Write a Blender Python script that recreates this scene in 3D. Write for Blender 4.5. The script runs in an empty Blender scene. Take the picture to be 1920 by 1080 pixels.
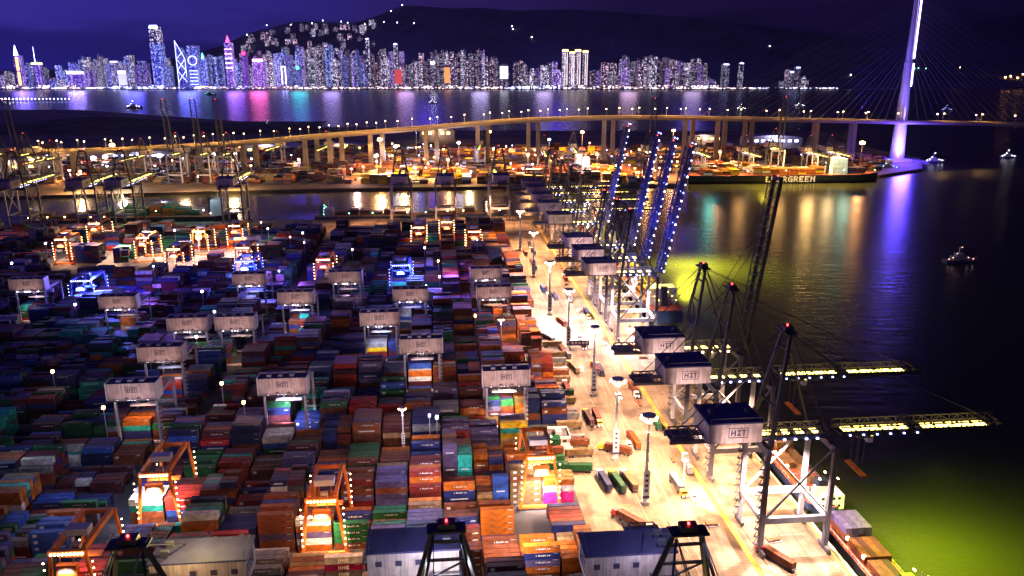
import bpy, math, random
from mathutils import Vector, Matrix
R = math.radians
random.seed(7)
sc = bpy.context.scene
COL = sc.collection

# ------------------------------------------------------------------ camera
CAMZ = 172.0; FPX = 1500.0; TH = math.atan(420/1500.0)
CT, ST = math.cos(TH), math.sin(TH)
cam_d = bpy.data.cameras.new('camera'); cam = bpy.data.objects.new('camera', cam_d); COL.objects.link(cam)
cam.location = (0, 0, CAMZ); cam.rotation_euler = (math.pi/2-TH, 0, 0)
cam_d.sensor_width = 36; cam_d.lens = FPX/1920*36; cam_d.clip_start = 1; cam_d.clip_end = 60000
sc.camera = cam
sc.view_settings.view_transform = 'Standard'; sc.view_settings.look = 'None'
sc.view_settings.exposure = 0; sc.view_settings.gamma = 1
cy = sc.cycles
cy.max_bounces = 4; cy.diffuse_bounces = 2; cy.glossy_bounces = 2; cy.transmission_bounces = 1
cy.sample_clamp_indirect = 1.0; cy.sample_clamp_direct = 0
cy.use_denoising = True; cy.use_light_tree = True
cy.caustics_reflective = False; cy.caustics_refractive = False

# ------------------------------------------------------------------ world: night sky with the city's glow
w = bpy.data.worlds.new('World'); sc.world = w; w.use_nodes = True
nt = w.node_tree; nt.nodes.clear()
N = nt.nodes.new; L = nt.links.new
out = N('ShaderNodeOutputWorld'); bg = N('ShaderNodeBackground'); bg2 = N('ShaderNodeBackground'); addn = N('ShaderNodeAddShader')
sky = N('ShaderNodeTexSky'); sky.sky_type = 'NISHITA'; sky.sun_disc = False
sky.sun_elevation = R(-9); sky.sun_rotation = R(200)
L(sky.outputs[0], bg2.inputs[0]); bg2.inputs[1].default_value = 0.05
tc = N('ShaderNodeTexCoord'); sep = N('ShaderNodeSeparateXYZ'); L(tc.outputs['Generated'], sep.inputs[0])
def ramp(stops, interp='EASE'):
    r = N('ShaderNodeValToRGB'); r.color_ramp.interpolation = interp
    e = r.color_ramp.elements
    while len(e) < len(stops): e.new(0.5)
    for k, (p, c) in enumerate(stops): e[k].position = p; e[k].color = (*c, 1)
    return r
mr = N('ShaderNodeMapRange'); mr.inputs[1].default_value = -0.62; mr.inputs[2].default_value = 0.62
L(sep.outputs[0], mr.inputs[0])
azi = ramp([(0, (.020, .016, .27)), (.25, (.014, .010, .18)), (.45, (.010, .005, .070)), (.62, (.004, .002, .026)), (1, (.0015, .0008, .012))])
L(mr.outputs[0], azi.inputs[0])
mz = N('ShaderNodeMapRange'); mz.inputs[1].default_value = 0; mz.inputs[2].default_value = 0.1
noi = N('ShaderNodeTexNoise'); noi.inputs['Scale'].default_value = 3.0; noi.inputs['Detail'].default_value = 4
mp = N('ShaderNodeMapping'); mp.inputs['Scale'].default_value = (1, 1, 7); L(tc.outputs['Generated'], mp.inputs[0]); L(mp.outputs[0], noi.inputs[0])
az2 = N('ShaderNodeMath'); az2.operation = 'MULTIPLY_ADD'; az2.inputs[1].default_value = 0.09; L(noi.outputs[0], az2.inputs[0]); L(sep.outputs[2], az2.inputs[2])
L(az2.outputs[0], mz.inputs[0])
elev = ramp([(0, (1.1, 1.0, 1.1)), (.42, (.75, .7, .8)), (.8, (.7, .75, .62)), (1, (1.9, 1.8, 1.25))])
L(mz.outputs[0], elev.inputs[0])
mul = N('ShaderNodeMixRGB'); mul.blend_type = 'MULTIPLY'; mul.inputs[0].default_value = 1
L(azi.outputs[0], mul.inputs[1]); L(elev.outputs[0], mul.inputs[2])
L(mul.outputs[0], bg.inputs[0]); bg.inputs[1].default_value = 0.95
L(bg.outputs[0], addn.inputs[0]); L(bg2.outputs[0], addn.inputs[1]); L(addn.outputs[0], out.inputs[0])

# weak violet sun lamp added as fill, to give the yard shape
sun_d = bpy.data.lights.new('sky_fill', 'SUN'); sun_d.energy = 0.022; sun_d.angle = R(20); sun_d.color = (.62, .42, 1.0)
sun = bpy.data.objects.new('sky_fill', sun_d); COL.objects.link(sun); sun.rotation_euler = (R(48), 0, R(-25))

# ------------------------------------------------------------------ projection helpers (used to measure places)
def ray(px, py):
    dx = (px-960)/FPX; dy = -(py-540)/FPX
    return Vector((dx, CT+dy*ST, -ST+dy*CT))
def P(px, py, z=4.0):
    d = ray(px, py); t = (z-CAMZ)/d.z
    return Vector((0, 0, CAMZ))+d*t
def PY(px, py, Y):
    d = ray(px, py); return Vector((0, 0, CAMZ))+d*(Y/d.y)
def proj(p):
    x, y, z = p[0], p[1], p[2]-CAMZ
    wd = y*CT-z*ST
    if wd < 1: return (-1e5, -1e5, 1)
    return (960+FPX*x/wd, 540-FPX*(y*ST+z*CT)/wd, wd)
# terminal frame: u towards the water, v along the quay
TA = R(5.4)
U = Vector((math.cos(TA), math.sin(TA), 0)); V = Vector((-math.sin(TA), math.cos(TA), 0))
OR = P(1590, 1060, 4.0); OR.z = 0
def T(u, v, z=4.0): return OR+U*u+V*v+Vector((0, 0, z))
def toUV(p): d = Vector((p[0], p[1], 0))-OR; return d.dot(U), d.dot(V)

# ------------------------------------------------------------------ materials
MATS = {}
def mat(name, color, rough=.6, metal=0, noise=0, nscale=1.0, bump=0, spec=.3):
    if name in MATS: return MATS[name]
    m = bpy.data.materials.new(name); m.use_nodes = True; t = m.node_tree; b = t.nodes['Principled BSDF']
    b.inputs['Roughness'].default_value = rough; b.inputs['Metallic'].default_value = metal
    b.inputs['Specular IOR Level'].default_value = spec
    b.inputs['Base Color'].default_value = (*color, 1)
    if noise:
        tcn = t.nodes.new('ShaderNodeTexCoord'); nn = t.nodes.new('ShaderNodeTexNoise'); nn.inputs['Scale'].default_value = nscale; nn.inputs['Detail'].default_value = 5
        t.links.new(tcn.outputs['Object'], nn.inputs[0])
        mx = t.nodes.new('ShaderNodeMixRGB'); mx.inputs[1].default_value = (*[c*(1-noise) for c in color], 1); mx.inputs[2].default_value = (*[min(1, c*(1+noise)) for c in color], 1)
        rm = t.nodes.new('ShaderNodeMapRange'); rm.inputs[1].default_value = .35; rm.inputs[2].default_value = .65
        t.links.new(nn.outputs[0], rm.inputs[0]); t.links.new(rm.outputs[0], mx.inputs[0]); t.links.new(mx.outputs[0], b.inputs['Base Color'])
        if bump:
            bp = t.nodes.new('ShaderNodeBump'); bp.inputs['Strength'].default_value = bump; t.links.new(nn.outputs[0], bp.inputs['Height']); t.links.new(bp.outputs[0], b.inputs['Normal'])
    MATS[name] = m; return m
def emis(name, color, s):
    if name in MATS: return MATS[name]
    m = bpy.data.materials.new(name); m.use_nodes = True; t = m.node_tree; b = t.nodes['Principled BSDF']
    b.inputs['Base Color'].default_value = (*[min(.8, c) for c in color], 1)
    b.inputs['Emission Color'].default_value = (*color, 1); b.inputs['Emission Strength'].default_value = s
    m.cycles.emission_sampling = 'NONE'
    MATS[name] = m; return m
CC = {  # container paints
 'dark red': (.20, .025, .02), 'rust brown': (.19, .055, .022), 'orange': (.50, .13, .012), 'navy blue': (.02, .03, .16), 'bright blue': (.03, .09, .42),
 'dark green': (.018, .13, .045), 'grey': (.22, .22, .24), 'white': (.62, .62, .6), 'teal': (.02, .32, .27), 'magenta': (.55, .015, .16), 'yellow': (.62, .38, .01),
 'violet grey': (.12, .09, .22), 'red': (.42, .03, .02), 'maroon': (.10, .02, .03), 'tan': (.35, .22, .1)}
SHR = random.Random(99)
def cmat(c):
    sh = SHR.choice((.5, .72, .88, 1.0, 1.12)); n = 'container_paint_'+c.replace(' ', '_')+'_%d' % int(sh*100)
    if n in MATS: return MATS[n]
    m = mat(n, [min(.75, q*sh*(.62 if c not in ('white', 'yellow', 'teal', 'magenta') else .9)) for q in CC[c]], .5, 0, .38, .5)
    # vertical corrugation as a bump along the long side
    t = m.node_tree; b = t.nodes['Principled BSDF']
    tcn = t.nodes.new('ShaderNodeTexCoord'); wv = t.nodes.new('ShaderNodeTexWave'); wv.inputs['Scale'].default_value = 1.1; wv.bands_direction = 'X'
    bp = t.nodes.new('ShaderNodeBump'); bp.inputs['Strength'].default_value = .5; bp.inputs['Distance'].default_value = .15
    t.links.new(tcn.outputs['Object'], wv.inputs[0]); t.links.new(wv.outputs[0], bp.inputs['Height']); t.links.new(bp.outputs[0], b.inputs['Normal'])
    return m
WHITE = mat('white_paint', (.72, .70, .68), .5, 0, .12, .2)
def dress_paint(m):
    t = m.node_tree; b = t.nodes['Principled BSDF']; n = t.nodes.new; l = t.links.new; src = b.inputs['Base Color'].links[0].from_socket
    tcn = n('ShaderNodeTexCoord'); mpn = n('ShaderNodeMapping'); mpn.inputs['Scale'].default_value = (1.3, 1.3, .12); l(tcn.outputs['Object'], mpn.inputs[0])
    nz = n('ShaderNodeTexNoise'); nz.inputs['Scale'].default_value = 1; nz.inputs['Detail'].default_value = 4; l(mpn.outputs[0], nz.inputs[0])
    mr_ = n('ShaderNodeMapRange'); mr_.inputs[1].default_value = .35; mr_.inputs[2].default_value = .6; mr_.inputs[3].default_value = .6; mr_.inputs[4].default_value = 1; l(nz.outputs[0], mr_.inputs[0])
    oi = n('ShaderNodeObjectInfo'); m3 = n('ShaderNodeMapRange'); m3.inputs[3].default_value = .72; m3.inputs[4].default_value = 1.08; l(oi.outputs['Random'], m3.inputs[0])
    mu = n('ShaderNodeMath'); mu.operation = 'MULTIPLY'; l(mr_.outputs[0], mu.inputs[0]); l(m3.outputs[0], mu.inputs[1])
    mx = n('ShaderNodeMixRGB'); mx.blend_type = 'MULTIPLY'; mx.inputs[0].default_value = 1; l(src, mx.inputs[1]); l(mu.outputs[0], mx.inputs[2]); l(mx.outputs[0], b.inputs['Base Color'])
OFFW = mat('weathered_white_paint', (.68, .53, .48), .6, 0, .15, .3)  # white paint with the peach of the sodium light put into its colour
dress_paint(OFFW)
STEEL = mat('crane_steel_dark', (.10, .095, .12), .5, .2, .2, .3)
STEELD = mat('crane_steel_black', (.03, .028, .04), .5, .2, .2, .3)
STEELG = mat('crane_steel_grey', (.42, .40, .46), .5, .1, .15, .3)
NAVY = mat('navy_roof_paint', (.05, .045, .12), .6, 0, .2, .2)
ORANGE = mat('orange_crane_paint', (.55, .14, .02), .5, 0, .2, .3)
BLUEP = mat('blue_crane_paint', (.12, .16, .5), .5, 0, .2, .3)
RUBBER = mat('black_rubber', (.02, .02, .02), .8)
GLASS = mat('dark_glass', (.02, .025, .03), .1, 0, 0, 1, 0, .8)
CONC = mat('concrete', (.34, .31, .28), .8, 0, .2, .05)
LOGO = mat('logo_dark_paint', (.05, .04, .08), .6)
TXT = mat('white_lettering', (.8, .8, .78), .6); TXD = mat('grey_lettering', (.42, .42, .42), .7)  # second one is a greyer lettering for the container marks
L_WARM = emis('lamp_warm', (1, .62, .28), 30)
L_SOD = emis('lamp_sodium', (1, .42, .12), 45)
L_WHT = emis('lamp_white', (.9, .88, 1), 26)
L_BLUE = emis('lamp_blue', (.16, .2, 1), 22)
L_BLW = emis('lamp_blue_white', (.34, .38, 1), 14)
L_YEL = emis('lamp_yellow', (1, .72, .16), 9)
L_RED = emis('lamp_red', (1, .03, .03), 25)
L_PINK = emis('lamp_pink', (1, .25, .75), 8)
L_CYAN = emis('lamp_cyan', (.1, .8, .85), 10)
L_GRN = emis('lamp_greenish', (.3, 1, .7), 10)

# ------------------------------------------------------------------ mesh builder
FONT = {'E': ["1111", "1...", "111.", "1...", "1111"], 'V': ["1..1", "1..1", "1..1", ".11.", ".11."], 'R': ["111.", "1..1", "111.", "1.1.", "1..1"],
        'G': [".111", "1...", "1.11", "1..1", ".111"], 'N': ["1..1", "11.1", "1.11", "1..1", "1..1"], 'O': [".11.", "1..1", "1..1", "1..1", ".11."],
        'H': ["1..1", "1..1", "1111", "1..1", "1..1"], 'I': ["111", ".1.", ".1.", ".1.", "111"], 'T': ["111", ".1.", ".1.", ".1.", ".1."]}
class MB:
    def __init__(s): s.v = []; s.f = []; s.m = []; s.ms = []
    def mi(s, m):
        if m not in s.ms: s.ms.append(m)
        return s.ms.index(m)
    def poly(s, pts, faces, m):
        b = len(s.v); s.v += [tuple(p) for p in pts]; k = s.mi(m)
        for f in faces: s.f.append(tuple(b+i for i in f)); s.m.append(k)
    def box(s, x0, x1, y0, y1, z0, z1, m, top=None):
        p = [(x0, y0, z0), (x1, y0, z0), (x1, y1, z0), (x0, y1, z0), (x0, y0, z1), (x1, y0, z1), (x1, y1, z1), (x0, y1, z1)]
        s.poly(p, [(0, 3, 2, 1), (0, 1, 5, 4), (1, 2, 6, 5), (2, 3, 7, 6), (3, 0, 4, 7)], m); s.poly([p[4], p[5], p[6], p[7]], [(0, 1, 2, 3)], top or m); return s
    def boxuv(s, u0, u1, v0, v1, z0, z1, m, bottom=False):
        p = [T(u0, v0, z0), T(u1, v0, z0), T(u1, v1, z0), T(u0, v1, z0), T(u0, v0, z1), T(u1, v0, z1), T(u1, v1, z1), T(u0, v1, z1)]
        s.poly(p, [(0, 1, 5, 4), (1, 2, 6, 5), (2, 3, 7, 6), (3, 0, 4, 7), (4, 5, 6, 7)]+([(0, 3, 2, 1)] if bottom else []), m); return s
    def bar(s, a, b, t, m, t2=None, n=4):
        a = Vector(a); b = Vector(b); d = (b-a)
        if d.length < 1e-6: return s
        d.normalize(); up = Vector((0, 0, 1)) if abs(d.z) < .95 else Vector((0, 1, 0))
        x = d.cross(up).normalized(); y = d.cross(x).normalized(); t2 = t if t2 is None else t2
        pts = []
        for c, tt in ((a, t), (b, t2)):
            for k in range(n):
                an = 2*math.pi*(k+.5)/n; rr = tt/2*(1.414 if n == 4 else 1)
                pts.append(c+x*math.cos(an)*rr+y*math.sin(an)*rr)
        fs = [(k, (k+1) % n, n+(k+1) % n, n+k) for k in range(n)]+[tuple(range(n))[::-1], tuple(range(n, 2*n))]
        s.poly(pts, fs, m); return s
    def truss(s, a, b, h, wd, n, t, m):
        # four-chord lattice beam from a to b; h tall, wd wide
        a = Vector(a); b = Vector(b); d = (b-a).normalized(); up = Vector((0, 0, 1)) if abs(d.z) < .9 else Vector((1, 0, 0))
        sd = d.cross(up).normalized(); up = sd.cross(d).normalized()
        c = [(sd*wd/2, up*0), (sd*-wd/2, up*0), (sd*wd/2, up*h), (sd*-wd/2, up*h)]
        for q, r in c: s.bar(a+q+r, b+q+r, t*1.5, m)
        for k in range(n):
            p0 = a.lerp(b, k/n); p1 = a.lerp(b, (k+1)/n)
            for sg in (1, -1):
                q = sd*wd/2*sg
                s.bar(p0+q, p1+q+up*h, t, m) if k % 2 else s.bar(p0+q+up*h, p1+q, t, m)
                s.bar(p0+q, p0+q+up*h, t, m)
            s.bar(p0+sd*wd/2+up*h, p0-sd*wd/2+up*h, t, m); s.bar(p0+sd*wd/2, p0-sd*wd/2, t, m)
        return s
    def text(s, word, x0, z0, h, y, m, face=-1, th=.1):
        # block letters on a wall facing -y (or +y); x0 = left end
        c = h/5; x = x0
        for ch in word:
            g = FONT[ch]
            for r, row in enumerate(g):
                k = 0
                while k < len(row):
                    if row[k] == '1':
                        e = k
                        while e < len(row) and row[e] == '1': e += 1
                        s.box(x+k*c, x+e*c, y-th, y, z0+h-(r+1)*c, z0+h-r*c, m); k = e
                    else: k += 1
            x += (len(g[0])+1)*c
        return s
    def build(s, name, parent=None, loc=None, rz=0):
        me = bpy.data.meshes.new(name); me.from_pydata(s.v, [], s.f)
        for m in s.ms: me.materials.append(m)
        me.polygons.foreach_set('material_index', s.m); me.update()
        o = bpy.data.objects.new(name, me); COL.objects.link(o)
        if parent: o.parent = parent
        if loc is not None: o.location = loc
        o.rotation_euler[2] = rz
        return o
def lamps_each(name, parent, boxes):
    for (x0, x1, y0, y1, z0, z1, m) in boxes:
        mb = MB(); mb.box(x0-x0, x1-x0, 0, y1-y0, 0, z1-z0, m); mb.build(name, parent, (x0, y0, z0))
def tag(o, label=None, cat=None, group=None, kind=None):
    if label: o['label'] = label
    if cat: o['category'] = cat
    if group: o['group'] = group
    if kind: o['kind'] = kind
    return o
def empty(name, loc=(0, 0, 0), rz=0):
    o = bpy.data.objects.new(name, None); COL.objects.link(o); o.location = loc; o.rotation_euler[2] = rz; o.empty_display_size = 1; return o
def copy_tree(o, parent=None):
    c = o.copy(); COL.objects.link(c); c.parent = parent
    for ch in CH.get(o.name, []): 
        copy_tree(ch, c)
    return c
CH = {}
def index_children(root):
    for o in [root]+list(root.children_recursive): CH[o.name] = list(o.children)
ONES = ['zeroth', 'first', 'second', 'third', 'fourth', 'fifth', 'sixth', 'seventh', 'eighth', 'ninth', 'tenth', 'eleventh', 'twelfth', 'thirteenth', 'fourteenth', 'fifteenth', 'sixteenth', 'seventeenth', 'eighteenth', 'nineteenth']
TENS = {2: ('twenty', 'twentieth'), 3: ('thirty', 'thirtieth'), 4: ('forty', 'fortieth'), 5: ('fifty', 'fiftieth'), 6: ('sixty', 'sixtieth'), 7: ('seventy', 'seventieth'), 8: ('eighty', 'eightieth'), 9: ('ninety', 'ninetieth')}
def ordw(n):
    if n < 20: return ONES[n]
    a, b = divmod(n, 10); return TENS[a][1] if b == 0 else TENS[a][0]+'-'+ONES[b]

LCACHE = {}
def light(kind, loc, power, color, size=1.0, target=None, angle=120, blend=.6, parent=None):
    key = (kind, power, color, size, angle, blend)
    if key in LCACHE: d = LCACHE[key]
    else:
        d = bpy.data.lights.new('lamp_light', kind); d.energy = power; d.color = color
        if kind == 'AREA': d.size = size
        else: d.shadow_soft_size = size
        if kind == 'SPOT': d.spot_size = R(angle); d.spot_blend = blend
        LCACHE[key] = d
    o = bpy.data.objects.new('lamp_light', d); COL.objects.link(o); o.location = loc
    if target is not None:
        o.rotation_euler = (Vector(target)-Vector(loc)).to_track_quat('-Z', 'Y').to_euler()
    if parent: o.parent = parent
    return o
SOD = (1, .50, .22); WARM = (1, .62, .40); PINKW = (1, .72, .62); COOL = (.75, .75, 1)

# ------------------------------------------------------------------ sea
def sea_material():
    m = bpy.data.materials.new('sea_water'); m.use_nodes = True; t = m.node_tree; b = t.nodes['Principled BSDF']
    b.inputs['Base Color'].default_value = (.022, .024, .009, 1); b.inputs['Roughness'].default_value = .27; b.inputs['IOR'].default_value = 1.33
    tcn = t.nodes.new('ShaderNodeTexCoord'); mpn = t.nodes.new('ShaderNodeMapping'); mpn.inputs['Scale'].default_value = (.05, .16, 1)
    mpn.inputs['Rotation'].default_value = (0, 0, .15)
    n1 = t.nodes.new('ShaderNodeTexNoise'); n1.inputs['Scale'].default_value = 1; n1.inputs['Detail'].default_value = 4
    n2 = t.nodes.new('ShaderNodeTexNoise'); n2.inputs['Scale'].default_value = .012; n2.inputs['Detail'].default_value = 3
    t.links.new(tcn.outputs['Object'], mpn.inputs[0]); t.links.new(mpn.outputs[0], n1.inputs[0]); t.links.new(tcn.outputs['Object'], n2.inputs[0])
    bp = t.nodes.new('ShaderNodeBump'); bp.inputs['Distance'].default_value = .8
    mm = t.nodes.new('ShaderNodeMapRange'); mm.inputs[1].default_value = .3; mm.inputs[2].default_value = .7; mm.inputs[3].default_value = .35; mm.inputs[4].default_value = .8
    t.links.new(n2.outputs[0], mm.inputs[0]); t.links.new(mm.outputs[0], bp.inputs['Strength'])
    t.links.new(n1.outputs[0], bp.inputs['Height']); t.links.new(bp.outputs[0], b.inputs['Normal'])
    return m
mb = MB(); S = 30000
mb.poly([(-S, -2000, 0), (S, -2000, 0), (S, S, 0), (-S, S, 0)], [(0, 1, 2, 3)], sea_material())
tag(mb.build('sea'), 'dark harbour water with coloured light streaks', None, None, 'structure')

def prism(name, pts, z0, z1, m, kind='structure'):
    mb = MB(); n = len(pts)
    a = [(p[0], p[1], z0) for p in pts]; b = [(p[0], p[1], z1) for p in pts]
    mb.poly(a+b, [tuple(range(n, 2*n))]+[(i, (i+1) % n, n+(i+1) % n, n+i) for i in range(n)], m)
    return tag(mb.build(name), None, None, None, kind)

# ------------------------------------------------------------------ terminal ground
VF = toUV(P(1028, 404))[1]        # far end of the terminal (edge of the channel)
ASPH = mat('yard_asphalt', (.045, .042, .045), .8, 0, .35, .04)
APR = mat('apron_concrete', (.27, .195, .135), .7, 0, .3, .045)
def dress_apron(m):
    t = m.node_tree; b = t.nodes['Principled BSDF']; n = t.nodes.new; l = t.links.new
    src = b.inputs['Base Color'].links[0].from_socket; tcn = n('ShaderNodeTexCoord')
    mpn = n('ShaderNodeMapping'); mpn.inputs['Rotation'].default_value = (0, 0, -TA); l(tcn.outputs['Object'], mpn.inputs[0])
    br = n('ShaderNodeTexBrick'); br.inputs['Scale'].default_value = .16; br.inputs['Mortar Size'].default_value = .012; br.offset = 0
    br.inputs['Color1'].default_value = (1, 1, 1, 1); br.inputs['Color2'].default_value = (.84, .84, .86, 1); br.inputs['Mortar'].default_value = (.5, .5, .5, 1); l(mpn.outputs[0], br.inputs[0])
    m2 = n('ShaderNodeMapping'); m2.inputs['Rotation'].default_value = (0, 0, -TA); m2.inputs['Scale'].default_value = (.30, .012, 1); l(tcn.outputs['Object'], m2.inputs[0])
    ty = n('ShaderNodeTexNoise'); ty.inputs['Scale'].default_value = 1; ty.inputs['Detail'].default_value = 4; l(m2.outputs[0], ty.inputs[0])
    tr_ = ramp_in(t, [(.38, (.70, .69, .68)), (.56, (1, 1, 1))]); l(ty.outputs[0], tr_.inputs[0])
    st = n('ShaderNodeTexNoise'); st.inputs['Scale'].default_value = .09; st.inputs['Detail'].default_value = 6; l(tcn.outputs['Object'], st.inputs[0])
    sr = ramp_in(t, [(.34, (.60, .58, .57)), (.5, (1, 1, 1))]); l(st.outputs[0], sr.inputs[0])
    cur = src
    for o in (br.outputs[0], tr_.outputs[0], sr.outputs[0]):
        mx = n('ShaderNodeMixRGB'); mx.blend_type = 'MULTIPLY'; mx.inputs[0].default_value = 1; l(cur, mx.inputs[1]); l(o, mx.inputs[2]); cur = mx.outputs[0]
    l(cur, b.inputs['Base Color'])
def ramp_in(t, stops):
    r = t.nodes.new('ShaderNodeValToRGB'); e = r.color_ramp.elements
    for k, (p, c) in enumerate(stops): e[k].position = p; e[k].color = (*c, 1)
    return r
dress_apron(APR)
prism('terminal_ground', [T(-1100, -260), T(0, -260), T(0, VF), T(-1100, VF)], -3, 4.0, ASPH)
prism('quay_apron', [T(-86, -255), T(-1.2, -255), T(-1.2, VF-1.2), T(-69, VF-1.2), T(-69, 420), T(-76, 300), T(-86, 120)], 3.5, 4.006, APR)
prism('channel_apron', [T(-1090, VF-118), T(-70, VF-118), T(-70, VF-1.2), T(-1090, VF-1.2)], 3.5, 4.006, APR)
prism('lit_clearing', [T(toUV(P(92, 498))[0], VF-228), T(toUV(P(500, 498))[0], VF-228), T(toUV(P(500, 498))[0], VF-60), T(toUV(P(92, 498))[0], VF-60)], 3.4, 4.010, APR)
# painted lines, rails, quay edge
YPNT = mat('yellow_road_paint', (.42, .27, .04), .7, 0, .35, .12)
WPNT = mat('white_road_paint', (.4, .34, .28), .7, 0, .25, .5)
mb = MB()
for u, wd, m in ((-32, 2.0, YPNT), (-1.9, .5, YPNT), (-50, .2, WPNT), (-62, .2, WPNT)):
    mb.boxuv(u-wd/2, u+wd/2, -250, VF-4, 4.007, 4.014, m)
for v in range(-240, int(VF)-20, 14):
    mb.boxuv(-53.2, -53.0, v, v+6, 4.007, 4.014, WPNT)
for v in range(-240, int(VF)-20, 26):
    mb.boxuv(-26, -6, v, v+.25, 4.007, 4.014, WPNT); mb.boxuv(-73, -66, v, v+.3, 4.007, 4.014, YPNT)
tag(mb.build('road_markings'), None, None, None, 'structure')
mb = MB()
for u in (-4, -28): mb.boxuv(u-.12, u+.12, -250, VF-3, 4.007, 4.12, mat('rail_steel', (.2, .18, .17), .35, .8))
tag(mb.build('crane_rail'), 'steel crane rails running along the quay', None, None, 'structure')
mb = MB(); mb.boxuv(-1.2, 0, -255, VF, 4.0, 4.35, CONC)
for v in range(-250, int(VF), 9): mb.boxuv(.01, .9, v, v+1.2, 1.2, 3.4, RUBBER, True)
tag(mb.build('quay_edge'), None, None, None, 'structure')

# ------------------------------------------------------------------ container yard
PER = 24.0; ROWP = 2.62; NROW = 6; COLP = 13.1; CL = 12.19; CW = 2.44; CHT = 2.59; GZ = 4.02
V0 = -118.0
def uright(v): return -88 if v < 120 else (-79 if v < 300 else -72)
random.seed(11)
WARMC = ['orange', 'rust brown', 'rust brown', 'orange', 'navy blue', 'rust brown', 'violet grey', 'dark green', 'dark red', 'navy blue', 'violet grey', 'maroon', 'rust brown', 'orange', 'tan', 'red']
DARKC = ['dark red', 'navy blue', 'dark green', 'maroon', 'rust brown', 'navy blue', 'maroon', 'violet grey', 'dark red', 'rust brown', 'dark green', 'navy blue', 'maroon', 'dark red', 'navy blue', 'maroon', 'dark green', 'grey', 'bright blue', 'teal', 'red', 'white', 'orange', 'violet grey']
# stacks that can be recognised in the photograph: (px, py of the front face's middle, colours from the top down, mark, forty-foot)
SPECIAL = [
 (22, 852, ['dark green']*6, 'bars', True), (865, 858, ['teal']*4, 'bars', False), (952, 795, ['yellow', 'teal', 'yellow', 'tan', 'yellow'], 'disc', True),
 (945, 925, ['bright blue']*5, 'bars', True), (885, 922, ['orange', 'navy blue', 'navy blue', 'violet grey'], 'bars', True), (1070, 915, ['orange', 'white', 'magenta', 'magenta'], None, True),
 (680, 985, ['dark green', 'dark green', 'dark green', 'rust brown'], 'bars', True), (668, 1045, ['white', 'magenta', 'grey', 'magenta', 'magenta'], 'ONE', False),
 (700, 1050, ['navy blue', 'dark green', 'navy blue', 'rust brown'], 'bars', False), (605, 1010, ['white', 'orange', 'violet grey', 'white', 'orange'], None, True),
 (925, 985, ['orange', 'orange', 'orange', 'orange', 'navy blue'], None, True), (1030, 1010, ['orange', 'navy blue', 'violet grey', 'orange', 'rust brown'], 'bars', True),
 (535, 820, ['white', 'bright blue', 'dark green', 'dark green'], 'bars', True), (250, 930, ['white', 'teal', 'rust brown', 'rust brown'], None, True), (330, 950, ['red', 'red', 'bright blue', 'navy blue'], 'bars', True),
 (510, 1055, ['grey', 'navy blue', 'navy blue', 'navy blue'], 'bars', False), (450, 1020, ['navy blue', 'navy blue', 'navy blue', 'rust brown'], 'bars', True), (920, 1050, ['rust brown', 'violet grey', 'dark red'], 'bars', True),
 (1000, 1068, ['orange', 'orange', 'orange'], None, True), (240, 810, ['orange', 'teal', 'navy blue', 'navy blue'], None, True),
 (835, 800, ['grey', 'dark green', 'dark green', 'dark green'], 'bars', True), (712, 660, ['grey', 'yellow', 'red', 'red'], None, True), (170, 440+560, ['dark green', 'dark green', 'grey', 'grey'], 'bars', True),
 (30, 1050, ['grey', 'maroon', 'red', 'red'], 'bars', True), (785, 990, ['violet grey', 'tan', 'dark green', 'rust brown'], 'bars', True), (985, 715, ['yellow', 'tan', 'yellow'], None, True),
]
stacks = []   # dict per stack: u0,u1,v(block),cols,rows heights
nblocks = int((VF-44-V0)/PER)
for b in range(nblocks):
    vb = V0+b*PER
    ur = uright(vb)
    c = 0; u = ur
    while u > -700:
        cross = (c % 14 == 13)
        u1 = u; u0 = u-CL
        if cross: u -= 11; c += 1; continue
        pc = proj(T((u0+u1)/2, vb, 12))
        if pc[0] < -60: break
        if (80 < pc[0] < 505 and VF-238 < vb < VF-146) and not (VF-200 < vb < VF-146 and random.random() < .45): u -= COLP; c += 1; continue
        if pc[0] > 520 and vb > VF-70: u -= COLP; c += 1; continue
        two = random.random() < .22
        warm = pc[0] > 560 and pc[1] > 820 or (u > -130)
        pal = WARMC if warm else DARKC
        base = random.choice([2, 3, 4, 4, 5, 5, 6, 3, 5, 6])
        if random.random() < .05: base = random.choice([0, 1, 2])
        segs = [(u0, u0+6.0), (u1-6.0, u1)] if two else [(u0, u1)]
        for (a, bb) in segs:
            rows = []
            theme = random.choice(pal) if random.random() < .72 else None
            for r in range(NROW):
                hh = max(0, base-(random.random() < .22)-(random.random() < .1)*random.choice([1, 2]))
                if r == 0 and random.random() < .25: hh = max(0, hh-random.choice([1, 2]))
                rows.append([theme if (theme and random.random() < .7) else random.choice(pal) for _ in range(hh)])
            mk = random.choice(['bars', 'bars', None, None, 'bar2'])
            stacks.append(dict(b=b, c=c, u0=a, u1=bb, v=vb, rows=rows, mark=mk, special=False))
        u -= COLP; c += 1
FREE = [(1010, 835, 26), (978, 985, 27), (1085, 1000, 30), (797, 895, 16)]
for s in stacks:
    s['free'] = False
    q = proj(T((s['u0']+s['u1'])/2, s['v']+8, 5))
    for (fx, fy, fr) in FREE:
        if math.hypot(q[0]-fx, q[1]-fy) < fr: s['rows'] = [[] for _ in range(NROW)]; s['free'] = True
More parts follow.
